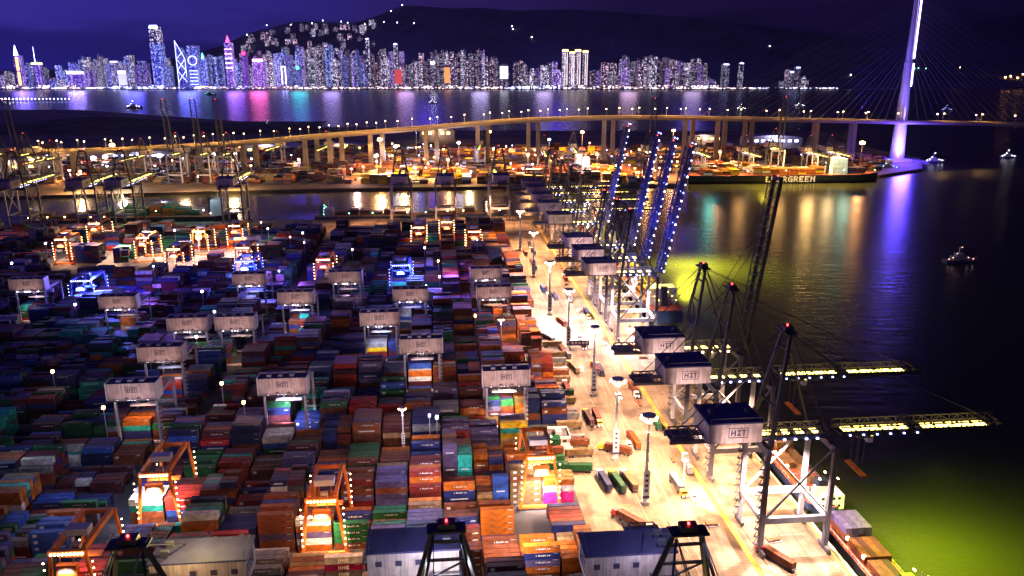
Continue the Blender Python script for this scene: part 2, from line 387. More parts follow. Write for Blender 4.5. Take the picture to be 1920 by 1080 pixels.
for (px, py, cols, mk, forty) in SPECIAL:
    best = None
    for s in stacks:
        n = len(cols); z = GZ+CHT*max(1, n)-CHT*min(n, 3)/2
        q = proj(T((s['u0']+s['u1'])/2, s['v'], z)); L_ = s['u1']-s['u0']
        d = math.hypot(q[0]-px, (q[1]-py)*1.3)+(25 if (L_ > 8) != forty else 0)+(500 if s['special'] or s['free'] else 0)
        if best is None or d < best[0]: best = (d, s)
    s = best[1]; s['special'] = True; s['mark'] = mk
    s['rows'][0] = list(reversed(cols))
    for r in range(1, NROW): 
        if len(s['rows'][r]) > len(cols): s['rows'][r] = s['rows'][r][:len(cols)]
        if len(s['rows'][r]) == len(cols): s['rows'][r][-1] = cols[0] if r < 4 else s['rows'][r][-1]
    # keep the stack visible: the block in front must not stand taller
GPOS = [(527, 730), (950, 712), (555, 558), (712, 597), (605, 945), (1015, 872), (440, 607), (240, 742), (272, 930), (790, 652), (300, 665)]
for (gx, gy) in GPOS:
    gu, gv = toUV(P(gx, gy, 31.5 if gy not in (945, 872, 930) else 24)); gb = round((gv-(V0-3.6))/PER)
    for s in stacks:
        du = abs((s['u0']+s['u1'])/2-gu)
        if s['b'] == gb-1 and du < 11 and not s['special']: s['rows'] = [r[:2] for r in s['rows']]
        if s['b'] == gb and du < 7 and not s['special']:
            for r in range(NROW):
                while len(s['rows'][r]) < 4: s['rows'][r].append(random.choice(['white', 'orange', 'bright blue', 'grey', 'red']))
# office building and lit clearings leave a few slots free
rank = []
heights = {}
for s in stacks: heights[(s['b'], s['c'])] = max(heights.get((s['b'], s['c']), 0), len(s['rows'][-1]))
for s in stacks:
    hf = heights.get((s['b']-1, s['c']), 0)*CHT
    lane = PER-NROW*ROWP
    for r, tiers in enumerate(s['rows']):
        v = s['v']+r*ROWP; prev = len(s['rows'][r-1]) if r else -1
        q = proj(T(s['u0'], v, 12)); dist = q[2]; tan = 160/max(dist, 1)
        nxt = len(s['rows'][r+1]) if r+1 < NROW else -1
        zvis = max(0, hf-lane*tan) if r == 0 else 0
        for k, colr in enumerate(tiers):
            z0 = k*CHT
            front = (r == 0 or k >= prev); top = k == len(tiers)-1
            fv = max(0, min(CHT, z0+CHT-(zvis if r == 0 else max(0, prev*CHT))))*.9 if front else 0
            sz = (s['u1']-s['u0'])*(fv+(CW*min(.9, tan) if top else 0))*(1500/dist)**2
            qq = proj(T((s['u0']+s['u1'])/2, v, GZ+z0+CHT/2))
            if qq[0] < 5 or qq[0] > 1915 or qq[1] > 1078: sz *= .001
            exposed = front or top or True
            rank.append((sz, id(s), s, r, k, colr, front, top, v))
rank.sort(key=lambda t: -t[0])
def L_mark(w2): return w2 > 4
def marks(mb, mk, w2, y):
    # painted lettering on a long side, too small to read, or the letters of the magenta boxes
    if mk == 'ONE': mb.text('ONE', -1.75, .55, 1.25, y, TXT)
    elif mk == 'bars':
        x = -w2*.34; k = 0; hv = (w2*7) % 1
        while x < w2*.40:
            l = (.34, .55, .42, .6, .3)[k % 5]; mb.box(x, x+l, y-.03, y, 1.2, (1.7, 1.8, 1.62)[k % 3], TXD); x += l+(.2 if k % 4 else .5); k += 1
    elif mk == 'bar2':
        mb.box(-w2*.82, -w2*.82+1.3, y-.03, y, .9, 2.0, TXD); mb.box(w2*.55, w2*.85, y-.03, y, 1.85, 2.1, TXD)
    if L_mark(w2): mb.box(w2*.62, w2*.9, y-.03, y, 2.16, 2.32, TXD)
    elif mk == 'disc':
        mb.poly([(math.cos(a*math.pi/5)*.7, y-.03, 1.3+math.sin(a*math.pi/5)*.7) for a in range(10)], [tuple(range(10))[::-1]], LOGO)
CMESH = {}
def container_mesh(L_, colr, mk):
    k = (L_, colr, mk)
    if k in CMESH: return CMESH[k]
    m = cmat(colr); mb = MB(); w2 = L_/2
    mb.box(-w2+.12, w2-.12, .08, CW-.08, .12, CHT-.1, m)
    for sx in (-1, 1):
        for y in (0, CW-.16): mb.box(min(sx*w2, sx*(w2-.16)), max(sx*w2, sx*(w2-.16)), y, y+.16, 0, CHT, m)
        mb.box(min(sx*w2, sx*(w2-.13))+.002, max(sx*w2, sx*(w2-.13))-.002, .16, CW-.16, CHT-.14, CHT-.005, m)
        mb.bar((sx*(w2-.06), .8, .2), (sx*(w2-.06), .8, CHT-.2), .06, STEELG); mb.bar((sx*(w2-.06), 1.65, .2), (sx*(w2-.06), 1.65, CHT-.2), .06, STEELG)
    for y in (.005, CW-.125):
        mb.box(-w2+.16, w2-.16, y, y+.12, CHT-.12, CHT-.004, m); mb.box(-w2+.16, w2-.16, y, y+.12, .004, .15, m)
    x = -w2+.5
    while x < w2-.5:   # corrugation ribs of the near side
        mb.box(x, x+.14, .03, .085, .15, CHT-.12, m); x += .42
    marks(mb, mk, w2, .03)
    me_o = mb.build('shipping_container'); CMESH[k] = me_o.data
    bpy.data.objects.remove(me_o); return CMESH[k]
chosen = rank[:296]
# ordinals for labels
rowname = {}
bl = sorted({t[2]['b'] for t in chosen})
for i, bb in enumerate(bl): rowname[bb] = i+1
keyset = set(); chosen_keys = set()
stkord = {}
for bb in bl:
    ss = sorted({(t[2]['u0']) for t in chosen if t[2]['b'] == bb}, reverse=True)
    for i, u in enumerate(ss): stkord[(bb, u)] = i+1
TIER = ['ground level', 'second tier', 'third tier', 'fourth tier', 'fifth tier', 'sixth tier']
nx = []
for (sz, _, s, r, k, colr, front, top, v) in chosen:
    chosen_keys.add((id(s), r, k)); L_ = CL if s['u1']-s['u0'] > 8 else 6.0
    me = container_mesh(L_, colr, s['mark'] if k % 2 == 0 or s['special'] else (None if s['mark'] == 'ONE' else s['mark']))
    o = bpy.data.objects.new('shipping_container', me); COL.objects.link(o)
    o.location = T((s['u0']+s['u1'])/2, v, GZ+k*CHT); o.rotation_euler[2] = TA
    lab = '%s%s container, %s, %s stack from the quay, row %s, %s nearest block' % (colr, '' if L_ > 8 else ' short', TIER[k], ordw(stkord[(s['b'], s['u0'])]), ['one', 'two', 'three', 'four', 'five', 'six'][r], ordw(rowname[s['b']]))
    tag(o, lab, 'shipping container', 'containers stacked in the yard')
# the remaining stacks: thousands of boxes in one mesh
mb = MB()
def ybox(mb, u0, u1, v0, v1, z0, z1, m, front, top):
    p = [T(u0, v0, z0), T(u1, v0, z0), T(u1, v1, z0), T(u0, v1, z0), T(u0, v0, z1), T(u1, v0, z1), T(u1, v1, z1), T(u0, v1, z1)]
    mb.poly(p, [(0, 1, 5, 4), (1, 2, 6, 5), (2, 3, 7, 6), (3, 0, 4, 7), (4, 5, 6, 7)], m)
def ystripe(mb, uc, l, v, z, m):
    p = [T(uc-l, v-.03, z), T(uc+l, v-.03, z), T(uc+l, v-.03, z+.55), T(uc-l, v-.03, z+.55)]
    mb.poly(p, [(0, 1, 2, 3)], m)
cnt = 0
for (sz, _, s, r, k, colr, front, top, v) in rank[296:]:
    h = len(s['rows'][r])
    nb = [len(s['rows'][r-1]) if r else 0, len(s['rows'][r+1]) if r+1 < NROW else 0]
    if k < h-1 and k < nb[0] and k < nb[1] and k < 3 and sz <= 0: continue   # wholly inside the pile
    u0, u1 = s['u0'], s['u1']; g = .04*((k*7+r*3) % 3)
    ybox(mb, u0+g, u1-g/2, v+.04, v+CW, GZ+k*CHT+.03, GZ+(k+1)*CHT, cmat(colr), front, top); cnt += 1
    if front and s['mark'] == 'bars' and (k+r+s['c']) % 3 == 1: ystripe(mb, (u0+u1)/2, (u1-u0)*.28, v+.04, GZ+k*CHT+1.0, TXD)
print('stuff containers', cnt)
tag(mb.build('container_stacks'), 'thousands of stacked containers filling the yard behind', 'container stacks', None, 'stuff')

# ------------------------------------------------------------------ yard gantry cranes with white machine houses
def hit_logo(mb, xc, zc, y, h):
    W = h*1.9
    for a, b, c, d in ((-W/2, W/2, h/2-.18, h/2), (-W/2, W/2, -h/2, -h/2+.18), (-W/2, -W/2+.18, -h/2+.18, h/2-.18), (W/2-.18, W/2, -h/2+.18, h/2-.18)):
        mb.box(xc+a, xc+b, y-.12, y, zc+c, zc+d, LOGO)
    c = h*.6/5; tot = (4+1+3+1+3)*c
    mb.text('HIT', xc-tot/2, zc-h*.3, h*.6, y, LOGO)
def gantry_crane(house=True, paint=STEEL, lamps=L_WHT, hw=11.0, lw=9.0):
    root = empty('yard_gantry_crane')
    SP = 24.0; HT = 22.0
    for sy in (0, SP):
        for sx in (-1, 1):
            mb = MB(); mb.bar((sx*lw, sy, 1.6), (sx*(lw-(0 if house else 2.5)), sy, HT), 1.1, paint, .9)
            if not house:
                for k in range(7):
                    z = 5+k*2.4; mb.box(sx*lw*.9-.2+(.5 if sx > 0 else -.5), sx*lw*.9+.2+(.5 if sx > 0 else -.5), sy-.9, sy-.6, z, z+.3, lamps)
            mb.build('leg', root)
        mb = MB(); mb.box(-lw-1, lw+1, sy-.6, sy+.6, .9, 1.9, OFFW if house else paint)
        mb.build('sill_beam', root)
        mb = MB(); ww = lw-(0 if house else 2.5); mb.box(-ww-.6, ww+.6, sy-.7, sy+.7, HT, HT+1.4, paint); mb.build('cross_beam', root)
    for sx in (-1, 1):
        mb = MB(); x = sx*(lw-(0 if house else 2.5)-.6); mb.box(x-.6, x+.6, .72, SP-.72, HT+.1, HT+1.9, paint)
        for k in range(8): mb.bar((x, k*3+1, HT+1.9), (x, k*3+1, HT+3), .1, paint)
        mb.bar((x, 1, HT+3), (x, SP-1, HT+3), .12, paint); mb.build('girder', root)
        for sy in (0, SP):
            mb = MB()
            for q in (-1.1, 1.1): mb.bar((sx*lw+q-.1, sy-.35, .62), (sx*lw+q-.1, sy+.35, .62), 1.2, RUBBER, None, 8)
            mb.build('wheel', root)
    mb = MB(); mb.box(-3.5, 3.5, 7, 11, HT+2.0, HT+4.2, STEELG); mb.box(-1.2, 1.2, 5.2, 6.95, HT-2.4, HT+.1, OFFW); mb.box(-1, 1, 5.1, 5.19, HT-2.1, HT-.9, GLASS); mb.build('trolley', root)
    mb = MB(); mb.box(-6, 6, 7.8, 10.2, 15.8, 16.4, paint)
    for sx in (-1, 1):
        for sy in (8, 10): mb.bar((sx*2.5, sy, 16.4), (sx*2, sy, HT+2), .12, paint)
    mb.build('spreader', root)
    if house:
        mb = MB(); z0 = HT+1.45; mb.box(-hw, hw, -3.2, 3.2, z0, z0+8.0, OFFW, NAVY)
        for sx in (-1, 1): mb.box(sx*hw-.2, sx*hw+.2, -3.4, 3.4, z0, z0+8.6, WHITE)
        mb.box(-hw+.2, hw-.2, 3.0, 3.4, z0+8.0, z0+8.6, WHITE)
        for xx in (-2.6, 2.6): mb.box(xx-.8, xx+.8, -3.26, -3.2, z0+.8, z0+1.4, LOGO)
        for k in range(1, 8): mb.box(-hw+k*hw/4-.06, -hw+k*hw/4+.06, -3.23, -3.2, z0+.1, z0+7.9, STEELG)
        mb.box(-hw+.4, hw-.4, -4.3, -3.2, z0-.14, z0-.02, STEEL); mb.bar((-hw+.4, -4.3, z0+1), (hw-.4, -4.3, z0+1), .1, STEEL)
        for k in range(3): mb.box(-7+k*5, -5+k*5, -1.4, 1.4, z0+8.01, z0+9.0, STEELG)
        mh = mb.build('machine_house', root)
        mb = MB(); hit_logo(mb, 0, z0+5.0, -3.2, 2.6); mb.build('logo', mh)
        lamps_each('floodlight', root, [(xx-.35, xx+.35, -2.6, -1.9, z0-.75, z0-.1, lamps) for xx in (-7, -2.2, -.7, .8, 6)])
        mb = MB(); mb.bar((hw-1, -3.3, z0), (lw+.8, -1, 2), .25, STEELG); mb.bar((hw-1, -3.3, z0-1), (hw-1, 6, z0-1), .2, STEELG)
        for k in range(9):
            z = 3+k*2.2; mb.box(lw+.6, lw+1.6, -1, 1, z, z+.12, STEELG)
        mb.build('access_stair', root)
    else:
        lamps_each('floodlight', root, [(-lw+3+k*(lw*2-6)/8-.25, -lw+3+k*(lw*2-6)/8+.25, -1.1, -.72, HT+.2, HT+.8, lamps) for k in range(9)])
        mb = MB(); mb.box(-3, 3, -2.6, -.72, HT-6, HT-2.4, paint); mb.box(-2.4, 2.4, -2.7, -2.6, HT-5, HT-3.3, OFFW)
        for sx in (-1, 1): mb.bar((sx*2, -1.5, HT-2.4), (sx*2, -1, HT), .3, paint)
        mb.build('electric_house', root)
    index_children(root); return root
g_white = gantry_crane(True, STEELG); g_orange = gantry_crane(False, ORANGE, L_WARM, 0, 7.6); g_blue = gantry_crane(False, BLUEP, L_BLW, 0, 9.0)
USED = set()
def place_gantry(proto, px, py, zc, label, lit=None, power=0, group='white-housed gantry cranes over the yard'):
    p = P(px, py, zc); u, v = toUV(p)
    b = round((v-(V0-3.6))/PER); v = V0-3.9+b*PER
    first = proto.name not in USED
    o = proto if first else copy_tree(proto)
    USED.add(proto.name)
    # stay clear of the neighbours in the same lane
    o.location = T(u, v, 4.0); o.rotation_euler[2] = TA
    tag(o, label, 'gantry crane', group)
    if power:
        light('SPOT', T(u, v+2.0, 25.0), power, lit, .8, T(u, v+7, 8), 115, .7)
        light('SPOT', T(u, v-9, 24.5), power*2.6, lit, .8, T(u, v+5, 9), 62, .7)
    if proto is g_white: light('SPOT', T(u+2, v-15, 20), 9e3, (1, .66, .6), .8, T(u, v-3, 30), 80, .8)  # added fill spot in the lane, brightens the house wall
    return o
GW = [(910, 508, 'upper one of the two beside the apron in the middle distance', COOL, 9e3), (925, 545, 'lower one of the two beside the apron in the middle distance', SOD, 12e3),
 (770, 552, 'in front of the blue lit gantry', COOL, 9e3), (555, 558, 'standing over a lit white and orange stack', COOL, 22e3), (40, 540, 'farthest left of the middle yard', PINKW, 12e3),
 (220, 568, 'below the left blue lit gantry', PINKW, 6e3), (465, 527, 'next to the right blue lit gantry on the left side', COOL, 8e3), (350, 610, 'left one of the close pair over the dark stacks', PINKW, 9e3),
 (440, 607, 'right one of the close pair over the dark stacks', WARM, 9e3), (712, 597, 'over a lit red and yellow stack', COOL, 20e3), (300, 665, 'with a leaning dark boom beside it', COOL, 9e3),
 (790, 652, 'facing the purple blue stack', PINKW, 12e3), (240, 742, 'nearest on the left side of the yard', WARM, 12e3), (527, 730, 'over the brightly lit blue and green stack', COOL, 60e3),
 (950, 712, 'above the bright yellow containers', (1, .85, .5), 60e3), (650, 515, 'small with distance beyond the red gantry', PINKW, 8e3)]
for (px, py, where, colr, pw) in GW:
    place_gantry(g_white, px, py, 31.5, 'white housed gantry crane, '+where, colr, pw)
GO = [(605, 945, 'orange lattice gantry crane with bulbs on its legs beside the magenta containers', WARM, 50e3), (1015, 872, 'orange gantry crane in glaring light at the apron edge', PINKW, 110e3),
 (272, 930, 'orange gantry crane over glaring white containers at lower left', PINKW, 60e3), (130, 1048, 'orange gantry crane cut by the bottom left of the picture', PINKW, 14e3),
 (605, 495, 'red lit gantry crane behind the small white machine house', (1, .5, .45), 12e3), (120, 452, 'orange gantry crane farthest left near the channel', SOD, 30e3),
 (262, 455, 'orange gantry crane on the glaring channel apron', PINKW, 30e3), (372, 440, 'orange gantry crane below the green container ship', PINKW, 40e3),
 (175, 425, 'orange gantry crane beyond the bright clearing, left one', SOD, 40e3), (440, 428, 'orange gantry crane beyond the bright clearing, right one', SOD, 30e3), (455, 470, 'orange gantry crane at the right end of the bright clearing', PINKW, 30e3), (330, 470, 'orange gantry crane in the middle of the bright clearing', PINKW, 30e3),
 (785, 430, 'orange gantry crane, left of three near the channel corner', SOD, 30e3), (838, 424, 'orange gantry crane, middle of three near the channel corner', SOD, 30e3),
 (888, 436, 'orange gantry crane, right of three near the channel corner', SOD, 30e3)]
for (px, py, lab, colr, pw) in GO:
    place_gantry(g_orange, px, py, 24, lab, colr, pw, 'orange gantry cranes in the yard')
for (px, py, lab) in [(165, 525, 'blue lit gantry crane glowing at the left of the yard'), (455, 500, 'blue lit gantry crane below the glaring channel apron'), (752, 500, 'blue lit gantry crane in the middle of the yard')]:
    place_gantry(g_blue, px, py, 24, lab, (.12, .2, 1), 160e3, 'blue lit gantry cranes')
    p = P(px, py, 24); u, v = toUV(p)
    light('POINT', T(u+10, v-8, 26), 90e3, (.10, .14, 1), 1.5); light('POINT', T(u+38, v-6, 24), 50e3, (.35, .10, 1), 1.5)

# ------------------------------------------------------------------ ship-to-shore quay cranes
GZC = 40.0   # girder underside above the quay
def quay_crane(raised, glow=True, apex=40.0, hx0=-45, hx1=-26, hy0=-8, hy1=8):
    root = empty('quay_crane'); G = GZC
    for x in (0, -24):
        for y in (-10, 10):
            mb = MB(); mb.bar((x, y, 2.2), (x, y, G+1), 1.7, STEELG if y > 0 else STEEL, 1.5)
            if x < 0:
                for k in range(12):
                    z = 4+k*2.9; mb.box(x-2.6, x-.9, y-.6, y+.6, z, z+.18, STEEL); mb.bar((x-2.5, y, z+.2), (x-1.2, y, z+2.9), .18, STEEL)
            mb.build('leg', root)
            mb = MB()
            for q in (-3, -1, 1, 3): mb.bar((x-.4, y+q, .55), (x+.4, y+q, .55), 1.0, STEEL, None, 8)
            mb.box(x-.5, x+.5, y-4, y+4, 1.1, 2.2, STEEL); mb.build('bogie', root)
    for y in (-10, 10):
        mb = MB(); mt = STEELG if y > 0 else STEEL
        mb.box(-23.1, -.9, y-.8, y+.8, 12, 14.2, mt); mb.bar((-23, y, 14.2), (-12, y, 27), .7, mt); mb.bar((-12, y, 27), (-.8, y, G-.5), .7, mt) ; mb.bar((-23, y, G-.5), (-.8, y, 15), .55, mt)
        mb.build('portal_beam', root)
    for x in (0, -24):
        mb = MB(); mb.box(x-.7, x+.7, -9.1, 9.1, 12.3, 14, STEELG); mb.build('cross_beam', root); mb = MB(); mb.box(x-.9, x+.9, -9.1, 9.1, G-1.5, G+.9, STEEL); mb.build('cross_beam', root)
    mb = MB()
    mb.truss((-56, 0, G+1.2), (0, 0, G+1.2), 3.0, 7.0, 16, .28, STEEL)
    for y in (-3.6, 3.6): mb.box(-57, 1, y-.45, y+.45, G+.95, G+2.4, STEEL)
    mb.box(-57, -48, -5, 5, G+2.41, G+2.6, STEEL)
    for k in range(6): mb.bar((-57+k*1.8, -5, G+2.6), (-57+k*1.8, -5, G+3.8), .12, STEEL)
    mb.bar((-57, -5, G+3.8), (-48, -5, G+3.8), .12, STEEL)
    gd = mb.build('girder', root)
    lamps_each('floodlight', gd, [(x-.4, x+.4, -4.5, -4.06, G+.9, G+1.4, L_BLW if glow else L_WARM) for x in (-20, -16, -12, -8, -4)]+[(x-1.2, x+1.2, -1.5, 1.5, G+1.9, G+2.3, L_YEL) for x in (-22, -19, -14, -9, -3.5)])
    # machine house
    mb = MB(); z = G+2.62; mb.box(hx0, hx1, hy0, hy1, z, z+7.2, OFFW); mb.box(hx0-.4, hx1+.4, hy0-.4, hy1+.4, z+7.21, z+7.7, NAVY)
    for k in range(3): mb.box(hx1, hx1+.06, hy0+2+k*5, hy0+3.6+k*5, z+3.5, z+5, LOGO)
    mh = mb.build('machine_house', root)
    mb = MB(); hit_logo(mb, (hx0+hx1)/2+1, z+3.8, hy0, 3.6); mb.build('logo', mh)
    mb = MB()
    for x in (hx0+3, hx1-3): mb.box(x-.6, x+.6, -1, 1, z+7.71, z+9.2, STEEL)
    mb.bar((hx0+1, hy0+.5, z+7.7), (hx0+1, hy0+.5, z+9), .15, STEEL); mb.bar((hx0+1, hy0+.5, z+9), (hx1-1, hy0+.5, z+9), .15, STEEL); mb.bar((hx1-1, hy0+.5, z+7.7), (hx1-1, hy0+.5, z+9), .15, STEEL)
    mb.build('roof_vent', mh)
    # A-frame and stays
    AZ = G+apex; ax = -17
    mb = MB()
    for y in (-1, 1):
        mb.bar((-23, y*9, G+1), (ax, y*3, AZ), 1.4, STEELD, 1.0); mb.bar((-1.5, y*8.8, G+1), (ax+1, y*3, AZ-1), .6, STEELD, .5)
        mb.bar((-52, y*3.8, G+3), (ax-.5, y*3, AZ-.5), .28, STEELD)
    for q in (.33, .62, .85): mb.bar((-23+(ax+23)*q, -9+6*q, G+1+(apex-1)*q), (-23+(ax+23)*q, 9-6*q, G+1+(apex-1)*q), .6, STEELD)
    mb.bar((-23+(ax+23)*.33, -7, G+1+(apex-1)*.33), (-23+(ax+23)*.62, 5.3, G+1+(apex-1)*.62), .4, STEELD)
    mb.box(ax-2, ax+2, -4.4, 4.4, AZ, AZ+.5, STEELD); mb.box(ax-1.5, ax+1.5, -2, 2, AZ+.5, AZ+2, STEELD)
    for y in (-4.3, 4.3): mb.bar((ax-2, y, AZ+1.6), (ax+2, y, AZ+1.6), .12, STEELD)
    mb.build('a_frame', root)
    mb = MB(); mb.box(ax-.2, ax+.2, -.2, .2, AZ+2.0, AZ+2.45, L_RED); mb.build('warning_light', root)
    # boom
    BL = 79.0 if raised else 62.0; hinge = Vector((5.0, 0, G+1.6)); ang = (R(79) if glow else R(83)) if raised else 0
    br = bpy.data.objects.new('boom', None)
    mb = MB()
    bst = NAVY if (raised and glow) else STEELD; bt = .5 if (raised and glow) else .26
    mb.truss((0, 0, 0), (BL, 0, 0), 3.0, 7.4, 18, bt, bst)
    for y in (-3.6, 3.6): mb.box(0, BL, y-bt*1.7, y+bt*1.7, -.3, 1.3, bst)
    mb.box(BL-1, BL+.5, -4, 4, -.31, 1.4, STEELD)
    for k in range(1, 12): mb.box(k*5-.1, k*5+.1, -3.2, 3.2, .1, .5, STEELD)
    bo = mb.build('boom', root)
    bo.location = hinge; bo.rotation_euler[1] = -ang
    bxs = []
    if raised:
        for k in range(17 if glow else 0):
            x = 1.5+k*5.0; bxs.append((x-.35, x+.35, -5.1+(k % 2)*.1, -4.55, -.2, .3, L_BLW if k % 3 else L_WHT))
            if k % 2 == 0: bxs.append((x-.3, x+.3, 2.9, 3.5, -.9, -.35, L_BLUE))
    else:
        for k in range(11): 
            if k in (5,): continue
            x = 4+k*5.0; bxs.append((x-1.9, x+1.9, -1.6, 1.6, .3, .8, L_YEL))
        for k in range(6): bxs.append((3+k*5-.3, 3+k*5+.3, -4.4, -4.05, -.1, .3, L_BLW))
    lamps_each('floodlight', bo, bxs)
    mb = MB(); mb.box(BL+.55, BL+.9, -.2, .2, .5, .9, L_RED); mb.build('warning_light', bo)
    mb = MB()
    rot = Matrix.Rotation(-ang, 3, 'Y')
    for fx in (28, 56):
        q = hinge+rot @ Vector((fx, 0, 2.6))
        for y in (-1, 1):
            if raised and fx == 56: mid = Vector((ax+9, y*3, AZ-12)); mb.bar((ax, y*3, AZ), mid, .18, STEELD); mb.bar(mid, q+Vector((0, y*3.4, 0)), .18, STEELD)
            else: mb.bar((ax, y*3, AZ), q+Vector((0, y*3.4, 0)), .22, STEELD)
    mb.build('stay_rod', root)
    # trolley, operator cab and spreader
    tx = -14 if raised else 14
    mb = MB(); mb.box(tx-2.4, tx+2.4, -3, 3, G-.2, G+.9, STEEL); mb.box(tx+2.6, tx+4.6, -1.2, 1.2, G-3, G-.5, WHITE); mb.box(tx+4.6, tx+4.66, -1, 1, G-2.6, G-1.4, GLASS); mb.build('trolley', root)
    mb = MB(); zz = 26 if not raised else 30; mb.box(tx-1.1, tx+1.1, -6, 6, zz, zz+.6, ORANGE)
    for a in (-1, 1):
        for c in (-2.2, 2.2): mb.bar((tx+a, c, zz+.6), (tx+a, c, G-.2), .1, STEEL)
    mb.build('spreader', root)
    index_children(root); return root
qc_up = quay_crane(True); qc_dark = quay_crane(True, False); qc_dn = quay_crane(False); qc_far = quay_crane(False, True, 34)
def girder_v(py, z=45.5, u=-34):
    # distance along the quay at which the girder shows at height py
    lo, hi = -400, 1500
    for _ in range(40):
        m = (lo+hi)/2
        if proj(T(u, m, z))[1] > py: lo = m
        else: hi = m
    return m
FRST = set()
def place_qc(proto, u, v, rz, label, group='quay cranes along the lit quay'):
    o = proto if proto.name not in FRST else copy_tree(proto); FRST.add(proto.name)
    o.location = T(u, v, 4.01); o.rotation_euler[2] = TA+rz; tag(o, label, 'quay crane', group); return o
QC = [(816, qc_dn, 'nearest full quay crane, white house, lit boom reaching over the water'), (710, qc_dn, 'second quay crane from the front with its lit boom lowered'),
 (655, qc_dark, 'quay crane behind the two lowered booms, its dark boom raised alone'), (512, qc_up, 'quay crane with raised blue lit boom, rightmost and nearest of the raised cluster'),
 (486, qc_up, 'quay crane just behind the nearest raised boom'), (462, qc_up, 'quay crane, third of the raised cluster from the front'), (418, qc_up, 'quay crane whose bright blue boom stands alone left of the cluster'),
 (395, qc_dn, 'distant quay crane with lowered boom, first behind the lone blue boom'), (378, qc_dn, 'distant quay crane with lowered boom, second behind the lone blue boom'),
 (364, qc_dn, 'distant quay crane with lowered boom, third behind the lone blue boom'), (352, qc_dn, 'farthest quay crane at the corner of the terminal')]
QV = []
for (gy, pr, lab) in QC:
    v = girder_v(gy); QV.append(v); place_qc(pr, -4, v, 0, lab)
for k in (2, 3, 4, 5, 6):
    if k == 2: continue
    light('SPOT', T(-12, QV[k]-10, 60), 170e3, (.09, .10, 1), .8, T(8, QV[k], 95), 80, .8)
    light('POINT', T(-10, QV[k]-6, 56), 16e3, (.2, .25, 1), .8)
for k in (0, 1, 2, 3, 4, 5): light('SPOT', T(-44, QV[k]-24, 40), 32e3, (1, .72, .68), .8, T(-36, QV[k]-8, 50), 70, .8)  # added fill spots, brighten the machine house walls
# cranes on the channel quay, booms pointing away from the camera
def channel_crane(px, label, proto=qc_far):
    lo, hi = -1100, 0
    for _ in range(40):
        m = (lo+hi)/2
        if proj(T(m, VF-38, 50))[0] < px: lo = m
        else: hi = m
    return place_qc(proto, m, VF-4, R(90), label, 'quay cranes on the channel side'), m
CHC = []
for px, lab in [(18, 'channel quay crane at the far left edge of the picture'), (150, 'channel quay crane in orange light, second from the left'), (222, 'channel quay crane with blue and white lamps, third from the left'),
                (428, 'channel quay crane right of the green container ship'), (750, 'channel quay crane in front of the orange mast, seen from behind'), (835, 'channel quay crane, middle of the right three seen from behind'),
                (938, 'channel quay crane nearest the terminal corner')]:
    o, m = channel_crane(px, lab, qc_far); o.scale = (1.08,)*3; CHC.append(m)
# three cranes at the bottom edge, booms toward the camera
qc_near = quay_crane(False, False, 26, -43, -33, -20, 3)
for k, (px, py, sy, lab) in enumerate([(1235, 1040, 1, 'black crane top with navy roofed white house at the bottom beside the apron'), (838, 1035, 1, 'dark crane top with a small red light at the bottom centre'), (318, 1062, -1, 'crane top with pale yellow lit machine house at the bottom left')]):
    p = P(px, py, 50); u, v = toUV(p)
    o = place_qc(qc_near, u, v-38, R(-90), lab, 'cranes cut by the bottom of the picture'); o.scale[1] = sy
    light('POINT', T(u-6*sy, v-12, 58), 5e3, (1, .7, .35) if k == 2 else (.6, .62, 1), .6)
    if k: light('POINT', T(u-9*sy if k == 2 else u, v-16 if k == 1 else v-2, 52 if k == 1 else 64), 22e3 if k == 2 else 12e3, (1, .8, .2) if k == 2 else (.85, .88, 1), .8)
    light('POINT', T(u+4, v+3, 68), 4e3, WARM if k == 2 else COOL, .6)

# ------------------------------------------------------------------ apron lighting masts
def mast_proto():
    root = empty('light_mast'); mb = MB(); mb.bar((0, 0, 0), (0, 0, 38), 1.5, WHITE, .7, 8)
    for k in range(9): mb.box(-.85, .85, -.9, .9, 3+k*4, 3.25+k*4, STEELG)
    mb.build('pole', root)
    mb = MB(); mb.box(-1.3, 1.3, -1.25, -1.05, 3, 15, WHITE)
    for k, z in enumerate((12.6, 10.4, 8.2, 6.0)): mb.box(-.6, .6, -1.3, -1.25, z, z+1.2, LOGO)
    mb.box(-1.31, 1.31, -1.32, -1.25, 3.2, 4.4, NAVY); mb.build('number_board', root)
    mb = MB(); mb.bar((0, 0, 37.6), (0, 0, 38.4), 5.5, STEELG, None, 12); mb.build('lamp_ring', root)
    lamps_each('floodlight', root, [(2.9*math.cos(a)-.5, 2.9*math.cos(a)+.5, 2.9*math.sin(a)-.5, 2.9*math.sin(a)+.5, 36.9, 37.5, L_WARM) for a in [k*math.pi/4 for k in range(8)]])
    mb = MB(); mb.bar((0, 0, 0), (0, 0, 1.2), 3.5, CONC, None, 8); mb.build('base', root)
    index_children(root); return root
mast = mast_proto()
def place_mast(loc, label, power, colr, n=[0], sc_=1, group='tall light masts on the apron'):
    o = mast if n[0] == 0 else copy_tree(mast); n[0] += 1
    o.location = loc; o.scale = (sc_,)*3; o.rotation_euler[2] = TA; tag(o, label, 'light mast', group)
    if power: light('SPOT', Vector(loc)+Vector((0, 0, 36*sc_)), power, colr, 1.2, Vector(loc)+Vector((0, 0, 0)), 140, .5)
    return o
